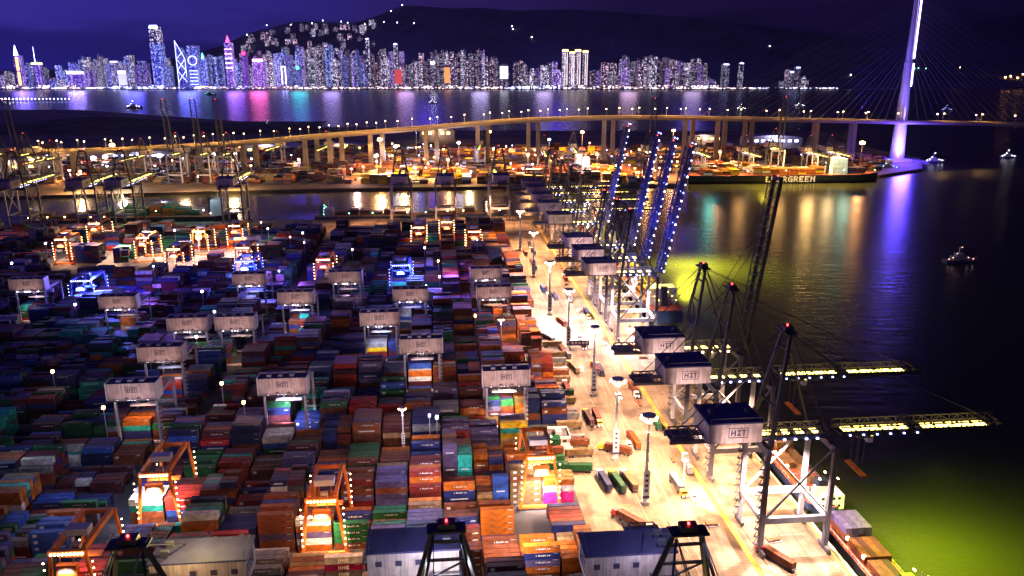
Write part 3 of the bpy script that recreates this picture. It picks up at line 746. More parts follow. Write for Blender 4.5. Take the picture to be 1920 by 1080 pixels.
MS = [(1209, 945, 'light mast nearest on the apron beside the three parked trucks', 1050e3, (1, .58, .34)), (1153, 862, 'light mast with numbers, second on the apron from the front', 900e3, (1, .62, .40)),
      (1112, 742, 'light mast, third on the apron from the front', 900e3, (1, .60, .38)), (1065, 655, 'light mast, fourth on the apron from the front', 1050e3, (1, .64, .48)),
      (1030, 590, 'light mast, fifth on the apron, amid glaring white light', 1900e3, (1, .75, .72)), (1000, 520, 'light mast, sixth on the apron', 1300e3, (1, .60, .36)), (975, 470, 'light mast, farthest of the apron row', 1300e3, (1, .55, .26))]
for px, py, lab, pw, c in MS: place_mast(P(px, py, 4.01), lab, pw, c)
# floods on the quay cranes that light their portals
for gy, pw, c in ((816, 460e3, (1, .72, .60)), (710, 260e3, (1, .60, .36)), (655, 170e3, (1, .6, .35)), (512, 620e3, (1, .80, .80)), (486, 360e3, (1, .6, .4)), (418, 260e3, (1, .55, .3)), (378, 200e3, SOD), (352, 200e3, SOD)):
    v = girder_v(gy)
    light('SPOT', T(-16, v, 42), pw, c, 1.2, T(-16, v, 4), 120, .6)
    light('SPOT', T(-16, v-26, 40), pw*.6, c, 1.2, T(-14, v-30, 4), 110, .8)
light('SPOT', T(-40, -60, 46), 220e3, (1, .50, .24), 1.5, T(-50, -70, 4), 140, .7)
light('SPOT', P(985, 965, 34), 260e3, (1, .80, .78), 1.2, P(975, 975, 4), 100, .8)   # glaring clearing by the orange gantry
light('SPOT', P(910, 900, 44), 90e3, (1, .5, .2), 1.2, P(930, 990, 8), 130, .8)
light('SPOT', P(640, 930, 44), 80e3, (1, .45, .16), 1.2, P(640, 990, 8), 130, .8)
# small lit mast with a bright head at the landside rail
place_mast(P(1281, 918, 4.01), 'short light mast with a glaring head by the yellow line', 90e3, (1, .6, .35), sc_=.36)
place_mast(P(757, 840, 10), 'slim light mast with one white lamp between dark stacks', 12e3, COOL, sc_=.5)
place_mast(P(940, 655, 8), 'light mast with violet white lamps at the yard edge', 40e3, (.6, .55, 1), sc_=.5)

# yard floodlights (dim, mixed colours as in the picture)
random.seed(5)
for (px, py, pw, c) in [(560, 640, 14e3, PINKW), (420, 700, 10e3, PINKW), (700, 720, 10e3, PINKW), (300, 560, 9e3, (.5, .4, 1)), (860, 620, 26e3, (1, .5, .35)), (850, 730, 26e3, (1, .42, .2)), (880, 830, 26e3, (1, .5, .22)),
                        (640, 470, 10e3, PINKW), (90, 700, 9e3, PINKW), (130, 860, 14e3, (.8, .8, 1)), (380, 800, 22e3, (1, .55, .45)), (230, 850, 110e3, (.45, .55, 1)), (795, 850, 190e3, (.6, .65, 1)), (60, 960, 26e3, (1, .6, .45)),
                        (450, 950, 22e3, (.8, .5, .7)), (620, 780, 16e3, (.9, .55, .5)), (270, 1010, 22e3, (1, .7, .3)), (20, 810, 16e3, (.8, 1, .8)), (520, 900, 14e3, PINKW), (940, 640, 20e3, (.5, .45, 1)), (700, 880, 18e3, (.5, .5, 1))]:
    light('POINT', P(px, py, 30), pw*.23, c, 1.5)

# channel apron: glaring left part, orange right part
for px, py, pw, c in [(130, 486, 160e3, PINKW), (205, 484, 260e3, PINKW), (285, 486, 300e3, PINKW), (365, 484, 300e3, (1, .72, .75)), (440, 486, 260e3, (.95, .75, 1)), (480, 474, 120e3, PINKW), (150, 448, 180e3, SOD), (225, 445, 120e3, PINKW), (330, 446, 120e3, WARM), (430, 446, 200e3, SOD),
                      (620, 428, 60e3, SOD), (700, 424, 160e3, SOD), (780, 422, 240e3, SOD), (860, 420, 260e3, SOD), (930, 418, 260e3, SOD), (15, 456, 60e3, (1, .5, .4))]:
    q = P(px, py, 4)
    light('SPOT', (q.x, q.y, 38), pw, c, 1.2, (q.x, q.y, 4), 128, .6)
mp2 = MB()

# ------------------------------------------------------------------ vehicles on the apron
def truck_proto(colr, loaded=True, length=12.2):
    root = empty('container_truck')
    mb = MB(); mb.box(-1.2, 1.2, 7.2, 9.4, 1.0, 3.3, colr); mb.box(-1.1, 1.1, 9.4, 10.1, 1.0, 2.1, colr); mb.build('cab', root)
    mb = MB(); mb.box(-1.05, 1.05, 9.41, 9.46, 2.15, 3.0, GLASS); mb.build('windscreen', root)
    mb = MB(); mb.box(-1.1, 1.1, -6.1, 7.0, 1.0, 1.3, STEEL); mb.bar((0, 7, 1), (0, 9, 1), .5, STEEL); mb.build('trailer_bed', root)
    for y in (-4.6, -3.2, 5.0, 8.8):
        for x in (-1.05, 1.05):
            mb = MB(); mb.bar((x-.18, y, .5), (x+.18, y, .5), 1.0, RUBBER, None, 10); mb.build('wheel', root)
    for x in (-.85, .85):
        mb = MB(); mb.box(x-.18, x+.18, 10.1, 10.16, 1.2, 1.5, L_WHT); mb.build('headlight', root)
    index_children(root); return root
tk = {'yellow': truck_proto(mat('cab_yellow', (.6, .35, .03), .4)), 'white': truck_proto(WHITE), 'red': truck_proto(mat('cab_red', (.4, .04, .03), .4))}
TRK = [(1063, 735, 'white', 0, 'dark red', 'crossing the apron alone mid way'), (1105, 792, 'yellow', 4, 'maroon', 'behind the numbered light mast'), (1135, 912, 'white', 6, 'navy blue', 'left one of three parked by the nearest mast'),
 (1160, 914, 'yellow', 8, 'dark green', 'middle one of three parked by the nearest mast'), (1182, 912, 'white', 8, 'tan', 'right one of three parked by the nearest mast'), (1055, 664, 'red', 0, 'rust brown', 'small in the distance on the apron'),
 (1077, 696, 'yellow', 10, 'tan', 'near the white cabin on the apron'), (1160, 850, 'yellow', 60, 'rust brown', 'turning beside the second mast'), (1030, 640, 'white', 20, 'grey', 'beside the parked trailers'),
 (1462, 1058, 'red', 28, 'rust brown', 'under the nearest quay crane'), (1290, 880, 'white', -8, 'grey', 'beside the landside crane rail'), (1018, 545, 'white', 0, 'bright blue', 'in the glaring light'),
 (1040, 560, 'yellow', 5, 'violet grey', 'behind the glaring mast'), (1000, 500, 'white', 0, 'red', 'far up the apron road'), (985, 478, 'red', 0, 'orange', 'farther up the apron road'), (1230, 800, 'yellow', 0, 'dark green', 'left of the second quay crane'),
 (1125, 700, 'white', 0, 'navy blue', 'right of the third mast'), (1185, 985, 'red', 35, 'rust brown', 'above the black crane top at the bottom'), (1085, 885, 'yellow', 85, 'dark green', 'small at the yard edge')]
random.seed(41)
for k in range(16):
    v = 60+k*30+random.uniform(-8, 8); u = random.choice([-38, -44, -52, -58, -64]); q = proj(T(u, v, 4))
    TRK.append((q[0], q[1], random.choice(['yellow', 'white', 'red']), random.choice([0, 180, 3, 184, 12]), random.choice(['navy blue', 'rust brown', 'dark green', 'orange', 'grey', 'dark red']), 'in the apron traffic, %s from the front' % ordw(k+1)))
used = set()
for px, py, c, rz, load, where in TRK:
    pr = tk[c]; o = pr if c not in used else copy_tree(pr); used.add(c)
    q = P(px, py, 4.02); o.location = q; o.rotation_euler[2] = TA+R(rz)
    tag(o, '%s container truck %s' % (c, where), 'truck', 'trucks on the apron')
    co = bpy.data.objects.new('shipping_container', container_mesh(CL, load, None)); COL.objects.link(co)
    rot = Matrix.Rotation(TA+R(rz), 3, 'Z')
    co.location = q+rot @ Vector((1.22, .4, 1.31)); co.rotation_euler[2] = TA+R(rz)+R(90)
    tag(co, '%s container on the truck %s' % (load, where), 'shipping container', 'containers carried by trucks')
# parked trailers in a file along the yard edge
tr = None
tcols = ['tan', 'rust brown', 'orange', 'tan', 'grey', 'rust brown', 'tan', 'dark green', 'violet grey', 'tan', 'rust brown', 'tan', 'grey', 'tan', 'rust brown', 'tan']
for k in range(16):
    if tr is None:
        root = empty('parked_trailer'); mb = MB(); mb.box(-6, 6, -1.1, 1.1, 1.0, 1.3, STEEL); mb.build('trailer_bed', root)
        for x in (-4.5, -3.2, 5):
            for y in (-1, 1):
                mb = MB(); mb.bar((x, y-.18, .5), (x, y+.18, .5), 1.0, RUBBER, None, 8); mb.build('wheel', root)
        index_children(root); tr = root; o = root
    else: o = copy_tree(tr)
    v = 88+k*9.5; u = -78 if v < 120 else (-77 if v < 130 else -68)
    if v < 120: u = -79
    else: u = -79+(v-120)/180*13
    o.location = T(u, v, 4.02); o.rotation_euler[2] = TA
    tag(o, 'parked container trailer at the yard edge, %s from the front of its file' % ordw(k+1), 'trailer', 'trailers parked along the yard edge')
    if k % 3 != 2:
        co = bpy.data.objects.new('shipping_container', container_mesh(CL, tcols[k], None)); COL.objects.link(co)
        co.location = T(u, v, 4.02+1.31)-V*1.22; co.rotation_euler[2] = TA
        tag(co, '%s container on the %s parked trailer of the yard edge file' % (tcols[k], ordw(k+1)), 'shipping container', 'containers on parked trailers')

vans = None; random.seed(17)
VN = [(-58, -40, 'white van on the apron road at the bottom'), (-66, 20, 'white van by the yard stacks abreast of the nearest quay crane'), (-40, 48, 'white van near the landside rail between the two front cranes'), (-55, 95, 'white van mid apron behind the second crane'), (-47, 150, 'white van beyond the cabin on posts'),
      (-60, 190, 'white van near the parked trailers far end'), (-38, 230, 'white van beside the glaring mast'), (-54, 262, 'white van far up the apron'), (-42, 300, 'white van, second farthest up the apron'), (-58, 345, 'white van, farthest up the apron')]
for u, v, lab in VN:
    if vans is None:
        root = empty('service_van'); mb = MB(); mb.box(-1, 1, -2.5, 2.5, .35, 1.3, WHITE); mb.box(-.95, .95, -2.45, 1.2, 1.3, 2.2, WHITE); mb.build('body', root)
        mb = MB(); mb.box(-.9, .9, 1.21, 1.26, 1.35, 2.05, GLASS); mb.build('windscreen', root)
        for x in (-.9, .9):
            for y in (-1.6, 1.6):
                mb = MB(); mb.bar((x-.12, y, .35), (x+.12, y, .35), .7, RUBBER, None, 8); mb.build('wheel', root)
        for x in (-.7, .7):
            mb = MB(); mb.box(x-.15, x+.15, 2.5, 2.56, .7, .95, L_WHT); mb.build('headlight', root)
        index_children(root); vans = root; o = root
    else: o = copy_tree(vans)
    o.location = T(u, v, 4.02); o.rotation_euler[2] = TA+R(random.choice([0, 180, 8])); tag(o, lab, 'van', 'vans on the apron')
hc = None
for k in range(22):
    v = -30+k*21+random.uniform(-6, 6); u = random.choice([-10, -14, -20, -36, -39])
    if hc is None:
        root = empty('lashing_cage'); mb = MB(); mb.box(-2.9, 2.9, -1.1, 1.1, .15, .35, STEELG)
        for x in (-2.8, 0, 2.8):
            for y in (-1, 1): mb.bar((x, y, .35), (x, y, 1.9), .12, ORANGE)
        for y in (-1, 1): mb.bar((-2.8, y, 1.85), (2.8, y, 1.85), .12, ORANGE)
        for x in (-2.8, 2.8): mb.bar((x, -1, 1.85), (x, 1, 1.85), .12, ORANGE)
        mb.build('cage_frame', root); mb = MB(); mb.box(-2.4, 2.4, -.8, .8, .36, 1.1, mat('rusty_gear', (.14, .07, .04), .8, 0, .4, 1)); mb.build('gear_load', root); index_children(root); hc = root; o = root
    else: o = copy_tree(hc)
    o.location = T(u, v, 4.02); o.rotation_euler[2] = TA+R(random.choice([0, 90, 80, 10])); tag(o, 'orange lashing cage on the quay, %s from the front' % ordw(k+1), 'cage', 'lashing cages on the quay')
# small office building at the yard edge
root = empty('office_building', P(1010, 850, 4.01), TA)
mb = MB(); mb.box(0, 14, 0, 10, 0, 7, OFFW, mat('roof_felt', (.12, .1, .1), .9, 0, .2, .5)); mb.box(6, 14, -5, -.01, 0, 4.5, OFFW); mb.build('wall', root)
mb = MB()
for a in ((-.3, 14.3, -.3, 0), (-.3, 14.3, 10, 10.3), (-.3, 0, 0, 10), (14, 14.3, 0, 10)): mb.box(*a, 6.6, 7.9, WHITE)
mb.box(5.7, 14.3, -5.3, -5, 4.2, 5.2, WHITE); mb.build('parapet', root)
for k in range(4):
    mb = MB(); mb.box(1+k*3.3, 2.6+k*3.3, -.08, -.01, 4.9, 6.2, GLASS if k % 2 else L_YEL); mb.build('window', root)
mb = MB(); mb.box(8, 11, 3, 6, 7.01, 8.6, STEELG); mb.build('roof_unit', root)
tag(root, 'small flat roofed white office at the yard edge by the orange gantry', 'office')
# cabin on the apron
root = empty('checkpoint_cabin', P(1085, 655, 4.01), TA)
mb = MB(); mb.box(-6, 6, -2, 2, 3.2, 6.4, NAVY, WHITE)
for x in (-5.5, 5.5): mb.bar((x, 0, 0), (x, 0, 3.2), .5, WHITE)
mb.build('gantry_body', root)
mb = MB()
for k in range(5): mb.box(-5+k*2.2, -3.6+k*2.2, -2.06, -2, 4.2, 5.6, WHITE)
mb.build('window', root); tag(root, 'small dark windowed cabin raised on posts on the apron', 'cabin')

# ------------------------------------------------------------------ ships
def hull(mb, Ln, B, H, m, deck, bow=.14, stern=.05):
    # x forward, y across, deck at z=H
    secs = []; n = 16
    for i in range(n+1):
        s = i/n; wv = 1.0
        if s < stern: wv = .82+.18*s/stern
        if s > 1-bow: q = (s-(1-bow))/bow; wv = max(.02, (1-q**1.9))
        hh = H+(2.2*max(0, (s-.86)/.14)**1.5)
        secs.append((Ln*(s-.5), B/2*wv, hh))
    pts = []
    for x, hw, hh in secs: pts += [(x, -hw*.72, -1.5), (x, -hw, H*.35), (x, -hw, hh), (x, hw, hh), (x, hw, H*.35), (x, hw*.72, -1.5)]
    fs = []
    for i in range(n):
        a, b = i*6, (i+1)*6
        for k in (0, 1, 3, 4): fs.append((a+k, b+k, b+k+1, a+k+1))
    mb.poly(pts, fs+[(0, 1, 2, 3, 4, 5)], m)
    mb.poly(pts, [(i*6+2, (i+1)*6+2, (i+1)*6+3, i*6+3) for i in range(n)], deck)
DECKR = mat('ship_deck_red', (.30, .07, .04), .7, 0, .2, .1); HULLD = mat('ship_hull_dark', (.012, .014, .016), .4, 0, .2, .05); HULLB = mat('ship_hull_blue', (.03, .05, .12), .45, 0, .2, .05)
shipc = MB()   # cargo on the ships and far quays
def deck_cargo(origin, rz, x0, x1, B, z, pal, hmax, seed):
    rnd = random.Random(seed); rot = Matrix.Rotation(rz, 3, 'Z'); o = Vector(origin)
    x = x0
    while x+12.2 < x1:
        hb = rnd.randint(max(1, hmax-2), hmax); y = -B/2+.5
        th = rnd.choice(pal)
        while y+2.44 < B/2:
            h = max(0, hb-(rnd.random() < .2))
            for k in range(h):
                c = th if rnd.random() < .6 else rnd.choice(pal)
                p = [o+rot @ Vector(q) for q in ((x, y, z+k*CHT), (x+12, y, z+k*CHT), (x+12, y+2.4, z+k*CHT), (x, y+2.4, z+k*CHT), (x, y, z+k*CHT+2.5), (x+12, y, z+k*CHT+2.5), (x+12, y+2.4, z+k*CHT+2.5), (x, y+2.4, z+k*CHT+2.5))]
                shipc.poly(p, [(0, 1, 5, 4), (1, 2, 6, 5), (2, 3, 7, 6), (3, 0, 4, 7), (4, 5, 6, 7)], cmat(c))
            y += 2.5
        x += 13.6
def ship(name, loc, rz, Ln, B, H, hm, label, cargo=None, house_x=-.38, house_h=16, word=None, hmx=3, seed=1, lamps=L_WARM, hold=False, house_w=.8, cat='container ship'):
    root = empty(name, loc, rz)
    mb = MB(); hull(mb, Ln, B, H, hm, DECKR); hu = mb.build('hull', root)
    hx = house_x*Ln
    mb = MB(); d = max(4, Ln*.04)
    for k in range(int(house_h/3)):
        f = house_w if k < house_h/3-1 else house_w*1.15
        mb.box(hx-d+.2*k, hx+d-.2*k, -B*f/2, B*f/2, H+k*3+.01, H+k*3+2.8, WHITE, WHITE)
        for q in range(int(B*f/2.2)): mb.box(hx+d-.2*k, hx+d-.2*k+.05, -B*f/2+.6+q*2.2, -B*f/2+1.7+q*2.2, H+k*3+1.1, H+k*3+2.1, GLASS)
    mb.bar((hx, 0, H+house_h), (hx, 0, H+house_h+7), .5, WHITE, .2); mb.box(hx-d-4, hx-d-.1, -2, 2, H+.01, H+house_h+1, hm)
    sh = mb.build('superstructure', root)
    mb = MB()
    for k in range(7): mb.box(hx-d-.5+k*.1, hx-d+.5+k*.1, -B*.4+k*B*.13-.2*B/15, -B*.4+k*B*.13+.2*B/15, H+3*(k % 4)+2.9, H+3*(k % 4)+3.3, lamps)
    for sx in (.46, .30, .0, -.2): mb.box(Ln*sx-.5, Ln*sx+.5, -B*.44, -B*.44+1, H+hmx*1.6, H+hmx*1.6+1.0, lamps)
    mb.build('deck_lamp', root)
    mb = MB()
    for k in range(20):
        x = -Ln*.46+k*Ln*.9/19*.92
        for s in (-1, 1): mb.bar((x, s*B*.47, H), (x, s*B*.47, H+1.1), .15, OFFW)
    mb.bar((-Ln*.46, -B*.47, H+1.1), (Ln*.36, -B*.47, H+1.1), .15, OFFW); mb.bar((-Ln*.46, B*.47, H+1.1), (Ln*.36, B*.47, H+1.1), .15, OFFW); mb.build('railing', root)
    if hold:
        mb = MB(); mb.box(-Ln*.24, Ln*.3, -B*.36, B*.36, H+.02, H+1.6, ORANGE, DECKR)
        for k in range(6): mb.box(-Ln*.22+k*Ln*.09, -Ln*.215+k*Ln*.09, -B*.37, B*.37, H+1.61, H+2.0, STEELG)
        mb.build('hatch_coaming', root)
    if word:
        mb = MB(); h = H*.68; tot = sum(len(FONT[c][0])+1 for c in word)*h/5; mb.text(word, word_x-tot/2, H*.2, h, -B/2, LETTER, th=.25); mb.build('lettering', hu)
    if cargo: deck_cargo(loc, rz, *((hx+d+2, Ln*.38) if house_x < 0 else (-Ln*.44, hx-d-2)), B*(.6 if hold else .92), H+1.7, cargo, hmx, seed); 
    tag(root, label, cat); return root
LETTER = mat('hull_lettering', (.8, .74, .68), .6)
word_x = 10.0
ORC = ['orange', 'tan', 'orange', 'yellow', 'rust brown', 'orange', 'white']
# large ship at the far terminal with its name on the side
e0 = P(1290, 346, 0); e1 = P(1652, 343, 0); mid = (e0+e1)/2; Ln = (e1-e0).length; rz_e = math.atan2(e1.y-e0.y, e1.x-e0.x)
word_x = proj(mid)[0]; word_x = (1481-proj(mid)[0])/((1652-1290)/Ln)
ship('container_ship', mid+Vector((0, 16, 0)), rz_e, Ln, 32, 12.5, HULLD, 'long dark container ship with EVERGREEN in white letters on its hull', None, .28, 26, 'EVERGREEN', 4, 3, L_GRN)
deck_cargo(mid+Vector((0, 16, 0)), rz_e, -Ln*.42, -Ln*.2, 29, 13.5, ORC, 3, 5); deck_cargo(mid+Vector((0, 16, 0)), rz_e, -Ln*.17, Ln*.22, 29, 13.5, ORC, 5, 6)
deck_cargo(mid+Vector((0, 16, 0)), rz_e, Ln*.33, Ln*.45, 22, 14.5, ['maroon', 'navy blue'], 5, 8)
for q, pw, c in ((-.4, 250e3, (.2, 1, .8)), (-.25, 260e3, (1, .5, .15)), (-.05, 360e3, (1, .55, .15)), (.1, 900e3, (1, .6, .2)), (.2, 500e3, (1, .7, .3)), (.285, 300e3, (.6, 1, .7))):
    x = mid+(e1-e0)*q; light('POINT', (x.x, x.y-22, 46), pw*.10, c, 8)
light('SPOT', (mid.x, mid.y-60, 60), 120e3, (1, .8, .5), 2, (mid.x+20, mid.y, 8), 60, .8)
for q in (-.38, -.25, -.1, .05, .18, .3):
    x = mid+(e1-e0)*q; light('SPOT', (x.x, x.y+4, 78), 1.1e6 if q > -.2 else 5e5, (1, .6, .2), 2, (x.x, x.y+16, 0), 120, .6)  # added overhead spots, brighten the deck cargo
# barges at the near quay
b0 = P(1585, 985, 0); u, v = toUV(b0)
ship('river_barge', T(11, v+33, 0), TA+R(-90), 62, 14, 4.6, HULLB, 'river barge with open orange hold and pale stern house at the quay', ['orange', 'rust brown', 'tan'], .40, 7, None, 2, 11, L_WARM, True, .7, 'barge')
ship('river_barge', T(9.5, v-32, 0), TA+R(-90), 56, 13, 4.6, HULLD, 'nearer river barge loaded with brown and violet containers, cut by the frame', ['rust brown', 'violet grey', 'maroon'], .42, 7, None, 2, 12, L_WARM, False, .7, 'barge')
# ships further along the main quay
vq = girder_v(440)
ship('container_ship', T(17, vq-10, 0), TA+R(90), 150, 24, 9, HULLB, 'feeder ship with yellow lit deck behind the raised blue booms', ['yellow', 'white', 'yellow', 'tan'], -.36, 13, None, 2, 21, L_YEL, True)
light('POINT', T(14, vq-50, 34), 120e3, (1, .8, .1), 2); light('POINT', T(14, vq+20, 34), 90e3, (1, .8, .2), 2)
vq = girder_v(372)
ship('container_ship', T(17, vq+10, 0), TA+R(90), 150, 24, 9, HULLD, 'darker feeder ship farther up the main quay under lowered booms', ['orange', 'grey', 'navy blue', 'tan'], -.36, 13, None, 3, 22, L_WARM, True)
# ships in the channel
def chloc(px, dv=16):
    lo, hi = -1100, 0
    for _ in range(40):
        m = (lo+hi)/2
        if proj(T(m, VF+dv, 10))[0] < px: lo = m
        else: hi = m
    return m
ship('container_ship', T(chloc(300), VF+15, 0), TA, 170, 25, 9, HULLD, 'container ship with green containers and bright superstructure in the channel', ['dark green', 'teal', 'dark green', 'orange', 'grey'], .38, 20, None, 4, 31, L_WHT)
light('POINT', T(chloc(345), VF-4, 36), 16e3, (.3, 1, .6), 2); light('POINT', T(chloc(392), VF-4, 40), 16e3, (.6, .9, 1), 2); light('POINT', T(chloc(250), VF-4, 34), 26e3, (1, .8, .3), 2)
ship('container_ship', T(chloc(700), VF+12, 0), TA, 130, 20, 6, HULLB, 'low dark coaster with a few deck lamps in the channel', ['dark red', 'rust brown', 'tan'], -.38, 10, None, 2, 32, L_GRN)
ship('container_ship', T(chloc(868), VF+12, 0), TA, 90, 20, 7, HULLB, 'coaster with warm deck lights near the terminal corner', ['orange', 'grey', 'tan'], .34, 14, None, 2, 33, L_WARM)
ship('container_ship', T(chloc(130), VF+14, 0), TA, 90, 22, 7, HULLB, 'ship under the orange lit channel crane at left', ['orange', 'tan', 'yellow'], -.38, 12, None, 2, 34, L_WARM)

def small_boat(px, py, label, s=1.0, lamps=L_WHT, z=0, rz=0):
    root = empty('harbour_boat', P(px, py, 0), rz); root.scale = (s, s, s)
    mb = MB(); hull(mb, 28, 8, 2.6, HULLB, DECKR, .25); mb.build('hull', root)
    mb = MB(); mb.box(-8, 4, -2.8, 2.8, 2.61, 5.4, CONC); mb.box(-5, 1, -2.2, 2.2, 5.41, 7.8, CONC); mb.bar((-2, 0, 7.8), (-2, 0, 13), .3, WHITE); mb.build('cabin', root)
    mb = MB()
    for x, zz in ((-2, 13), (-8.6, 4.6), (4.6, 4.4), (9, 3.2), (-12, 3.4), (-5.4, 8)): mb.box(x-.3, x+.3, -3.2, -2.6, zz, zz+.6, lamps)
    mb.build('deck_lamp', root); tag(root, label, 'boat', 'boats on the dark water')
small_boat(1800, 492, 'dark work boat with dim lights alone on the right water', 1.1, emis('lamp_dim', (1, .6, .5), 3), 0, .1)
small_boat(1890, 296, 'bright lit boat at the far right edge', 1.1)
small_boat(253, 203, 'brightly lit ferry far out left of the pylons', 2.2)
small_boat(812, 194, 'white lit boat beyond the bridge at centre', 1.5)
small_boat(1666, 318, 'moored boat with green lamp at the foot of the bridge tower', 1.3, L_GRN)
small_boat(1752, 305, 'pale boat right of the bridge tower', 1.3)
small_boat(395, 178, 'small lit boat close to the skyline shore', 2.2, L_CYAN)
small_boat(140, 243, 'lit craft off the wooded hill at left', 1.3, L_WARM)
small_boat(1390, 205, 'boat beyond the bridge above the dark ship', 1.4)
small_boat(1500, 200, 'boat beyond the bridge left of the tower', 1.6)
small_boat(1775, 208, 'boat with blue white lamps right of the tower beyond the bridge', 1.6, L_BLW)
small_boat(505, 236, 'green lamped boat above the viaduct at left', 1.1, L_GRN)

# ------------------------------------------------------------------ far terminal island
FARG = mat('far_yard_ground', (.12, .085, .06), .8, 0, .4, .01)
pts = [P(-400, 378, 4), P(640, 353, 4), P(1270, 345, 4), P(1285, 334, 4), P(1650, 328, 4), P(1730, 316, 4), P(1725, 296, 4), P(1640, 280, 4), P(1560, 246, 4), P(640, 244, 4), P(420, 225, 4), P(150, 206, 4), P(-400, 204, 4)]
prism('far_terminal_ground', pts, -3, 4.0, FARG)
# containers of the far terminal (stuff)
random.seed(21)
FC = ['orange', 'yellow', 'rust brown', 'tan', 'rust brown', 'navy blue', 'white', 'orange', 'violet grey', 'tan', 'yellow', 'rust brown', 'grey', 'maroon']
FCL = ['maroon', 'violet grey', 'navy blue', 'grey', 'orange', 'tan', 'dark red']
for Yr in range(1165, 1620, 30):
    x = -950
    while x < 640:
        q = proj((x, Yr, 4)); 
        if -80 < q[0] < 1640 and random.random() < .82 and q[1] > 262 and not (q[0] > 1215 and Yr < 1270):
            nb = random.randint(1, 4); hgt = random.randint(2, 6)
            for c in range(nb):
                dim = 300 < q[0] < 640
                col_ = random.choice(FCL if q[0] < 640 else FC)
                for r in range(0, 7, 3):
                    h = max(1, hgt-random.randint(0, 2))
                    for k in range(h):
                        cc = col_ if random.random() < .6 else random.choice(FCL if q[0] < 640 else FC)
                        x0 = x+c*12.8; y0 = Yr+r*2.6
                        shipc.box(x0, x0+12.2, y0, y0+7.4, 4.02+k*CHT, 4.02+(k+1)*CHT-.05, cmat(cc))
            x += nb*12.8+random.uniform(2, 14)
        else: x += 14
tag(shipc.build('container_cargo'), 'orange lit containers on the ships and the far terminal', 'container stacks', None, 'stuff')
# far terminal cranes
qs = quay_crane(False, True, 30); qr = quay_crane(True, False, 30)
FCR = [(-5, 1150, 1, 'far terminal crane at the very left edge, dark'), (45, 1150, 1, 'far terminal crane with blue lit top near the left edge'), (95, 1160, 0, 'far terminal crane right of the blue lit one'), (265, 1190, 0, 'far terminal crane with white lamps right of the orange glow'), (330, 1160, 1, 'tall dark far crane with raised boom, left of three'),
       (383, 1160, 1, 'tall dark far crane with raised boom, middle of three'), (425, 1160, 1, 'tall dark far crane with raised boom, right of three'), (520, 1330, 0, 'far crane below the viaduct with reddish lamps'), (612, 1330, 0, 'far crane with red lit base below the bridge'),
       (900, 1350, 0, 'far terminal crane left of centre under the bridge'), (1020, 1250, 0, 'far terminal crane in front of the white tanks'), (1075, 1300, 0, 'far terminal crane right of the white tanks'),
       (1218, 1190, 1, 'far crane with a boom rising above the bridge deck'), (1310, 1240, 0, 'far crane behind the dark ship at its stern end'), (1400, 1240, 0, 'far crane behind the dark ship left of middle'), (1455, 1240, 1, 'far crane with raised boom behind the dark ship'), (1520, 1240, 0, 'far crane behind the dark ship right of middle'), (1560, 1250, 0, 'far crane by the ship superstructure')]
fu = [False, False]
for px, Y, up, lab in FCR:
    pr = (qs, qr)[up]; o = pr if not fu[up] else copy_tree(pr); fu[up] = True
    X = (px-960)/FPX*(Y*CT+168*ST)
    o.location = (X, Y, 4.01); o.rotation_euler[2] = R(-90) if not (px > 1250) else R(-88)
    o.scale = (.85, .85, .85) if not up else (1, 1, 1)
    tag(o, lab, 'quay crane', 'cranes of the far terminal')
# far masts with glowing heads
def glow_mast(px, py_top, Y, c_l, mlamp, power, label, hgt=None, n=[None], rad=3.0):
    top = PY(px, py_top, Y)
    root = empty('lamp_mast', (top.x, top.y, 4.0))
    H = top.z-4
    mb = MB(); mb.bar((0, 0, 0), (0, 0, H), 1.2, STEELG, .6, 6); mb.build('pole', root)
    mb = MB()
    for k in range(6):
        a = k*math.pi/3; mb.bar((math.cos(a)*rad*.6, math.sin(a)*rad*.6, H-rad*.35), (math.cos(a)*rad*.6, math.sin(a)*rad*.6, H+rad*.35), rad*.7, mlamp, None, 6)
    mb.bar((0, 0, H-rad*.3), (0, 0, H+rad*.6), rad, mlamp, None, 8); mb.build('lamp_head', root)
    tag(root, label, 'lamp mast', 'glowing masts of the far terminal')
    light('POINT', (top.x, top.y-5, top.z+1), power*.22, c_l, 2)
    light('SPOT', (top.x, top.y, top.z+2), power*10.0, c_l, 2, (top.x, top.y, 0), 148, .3)
OG = (1, .42, .14)
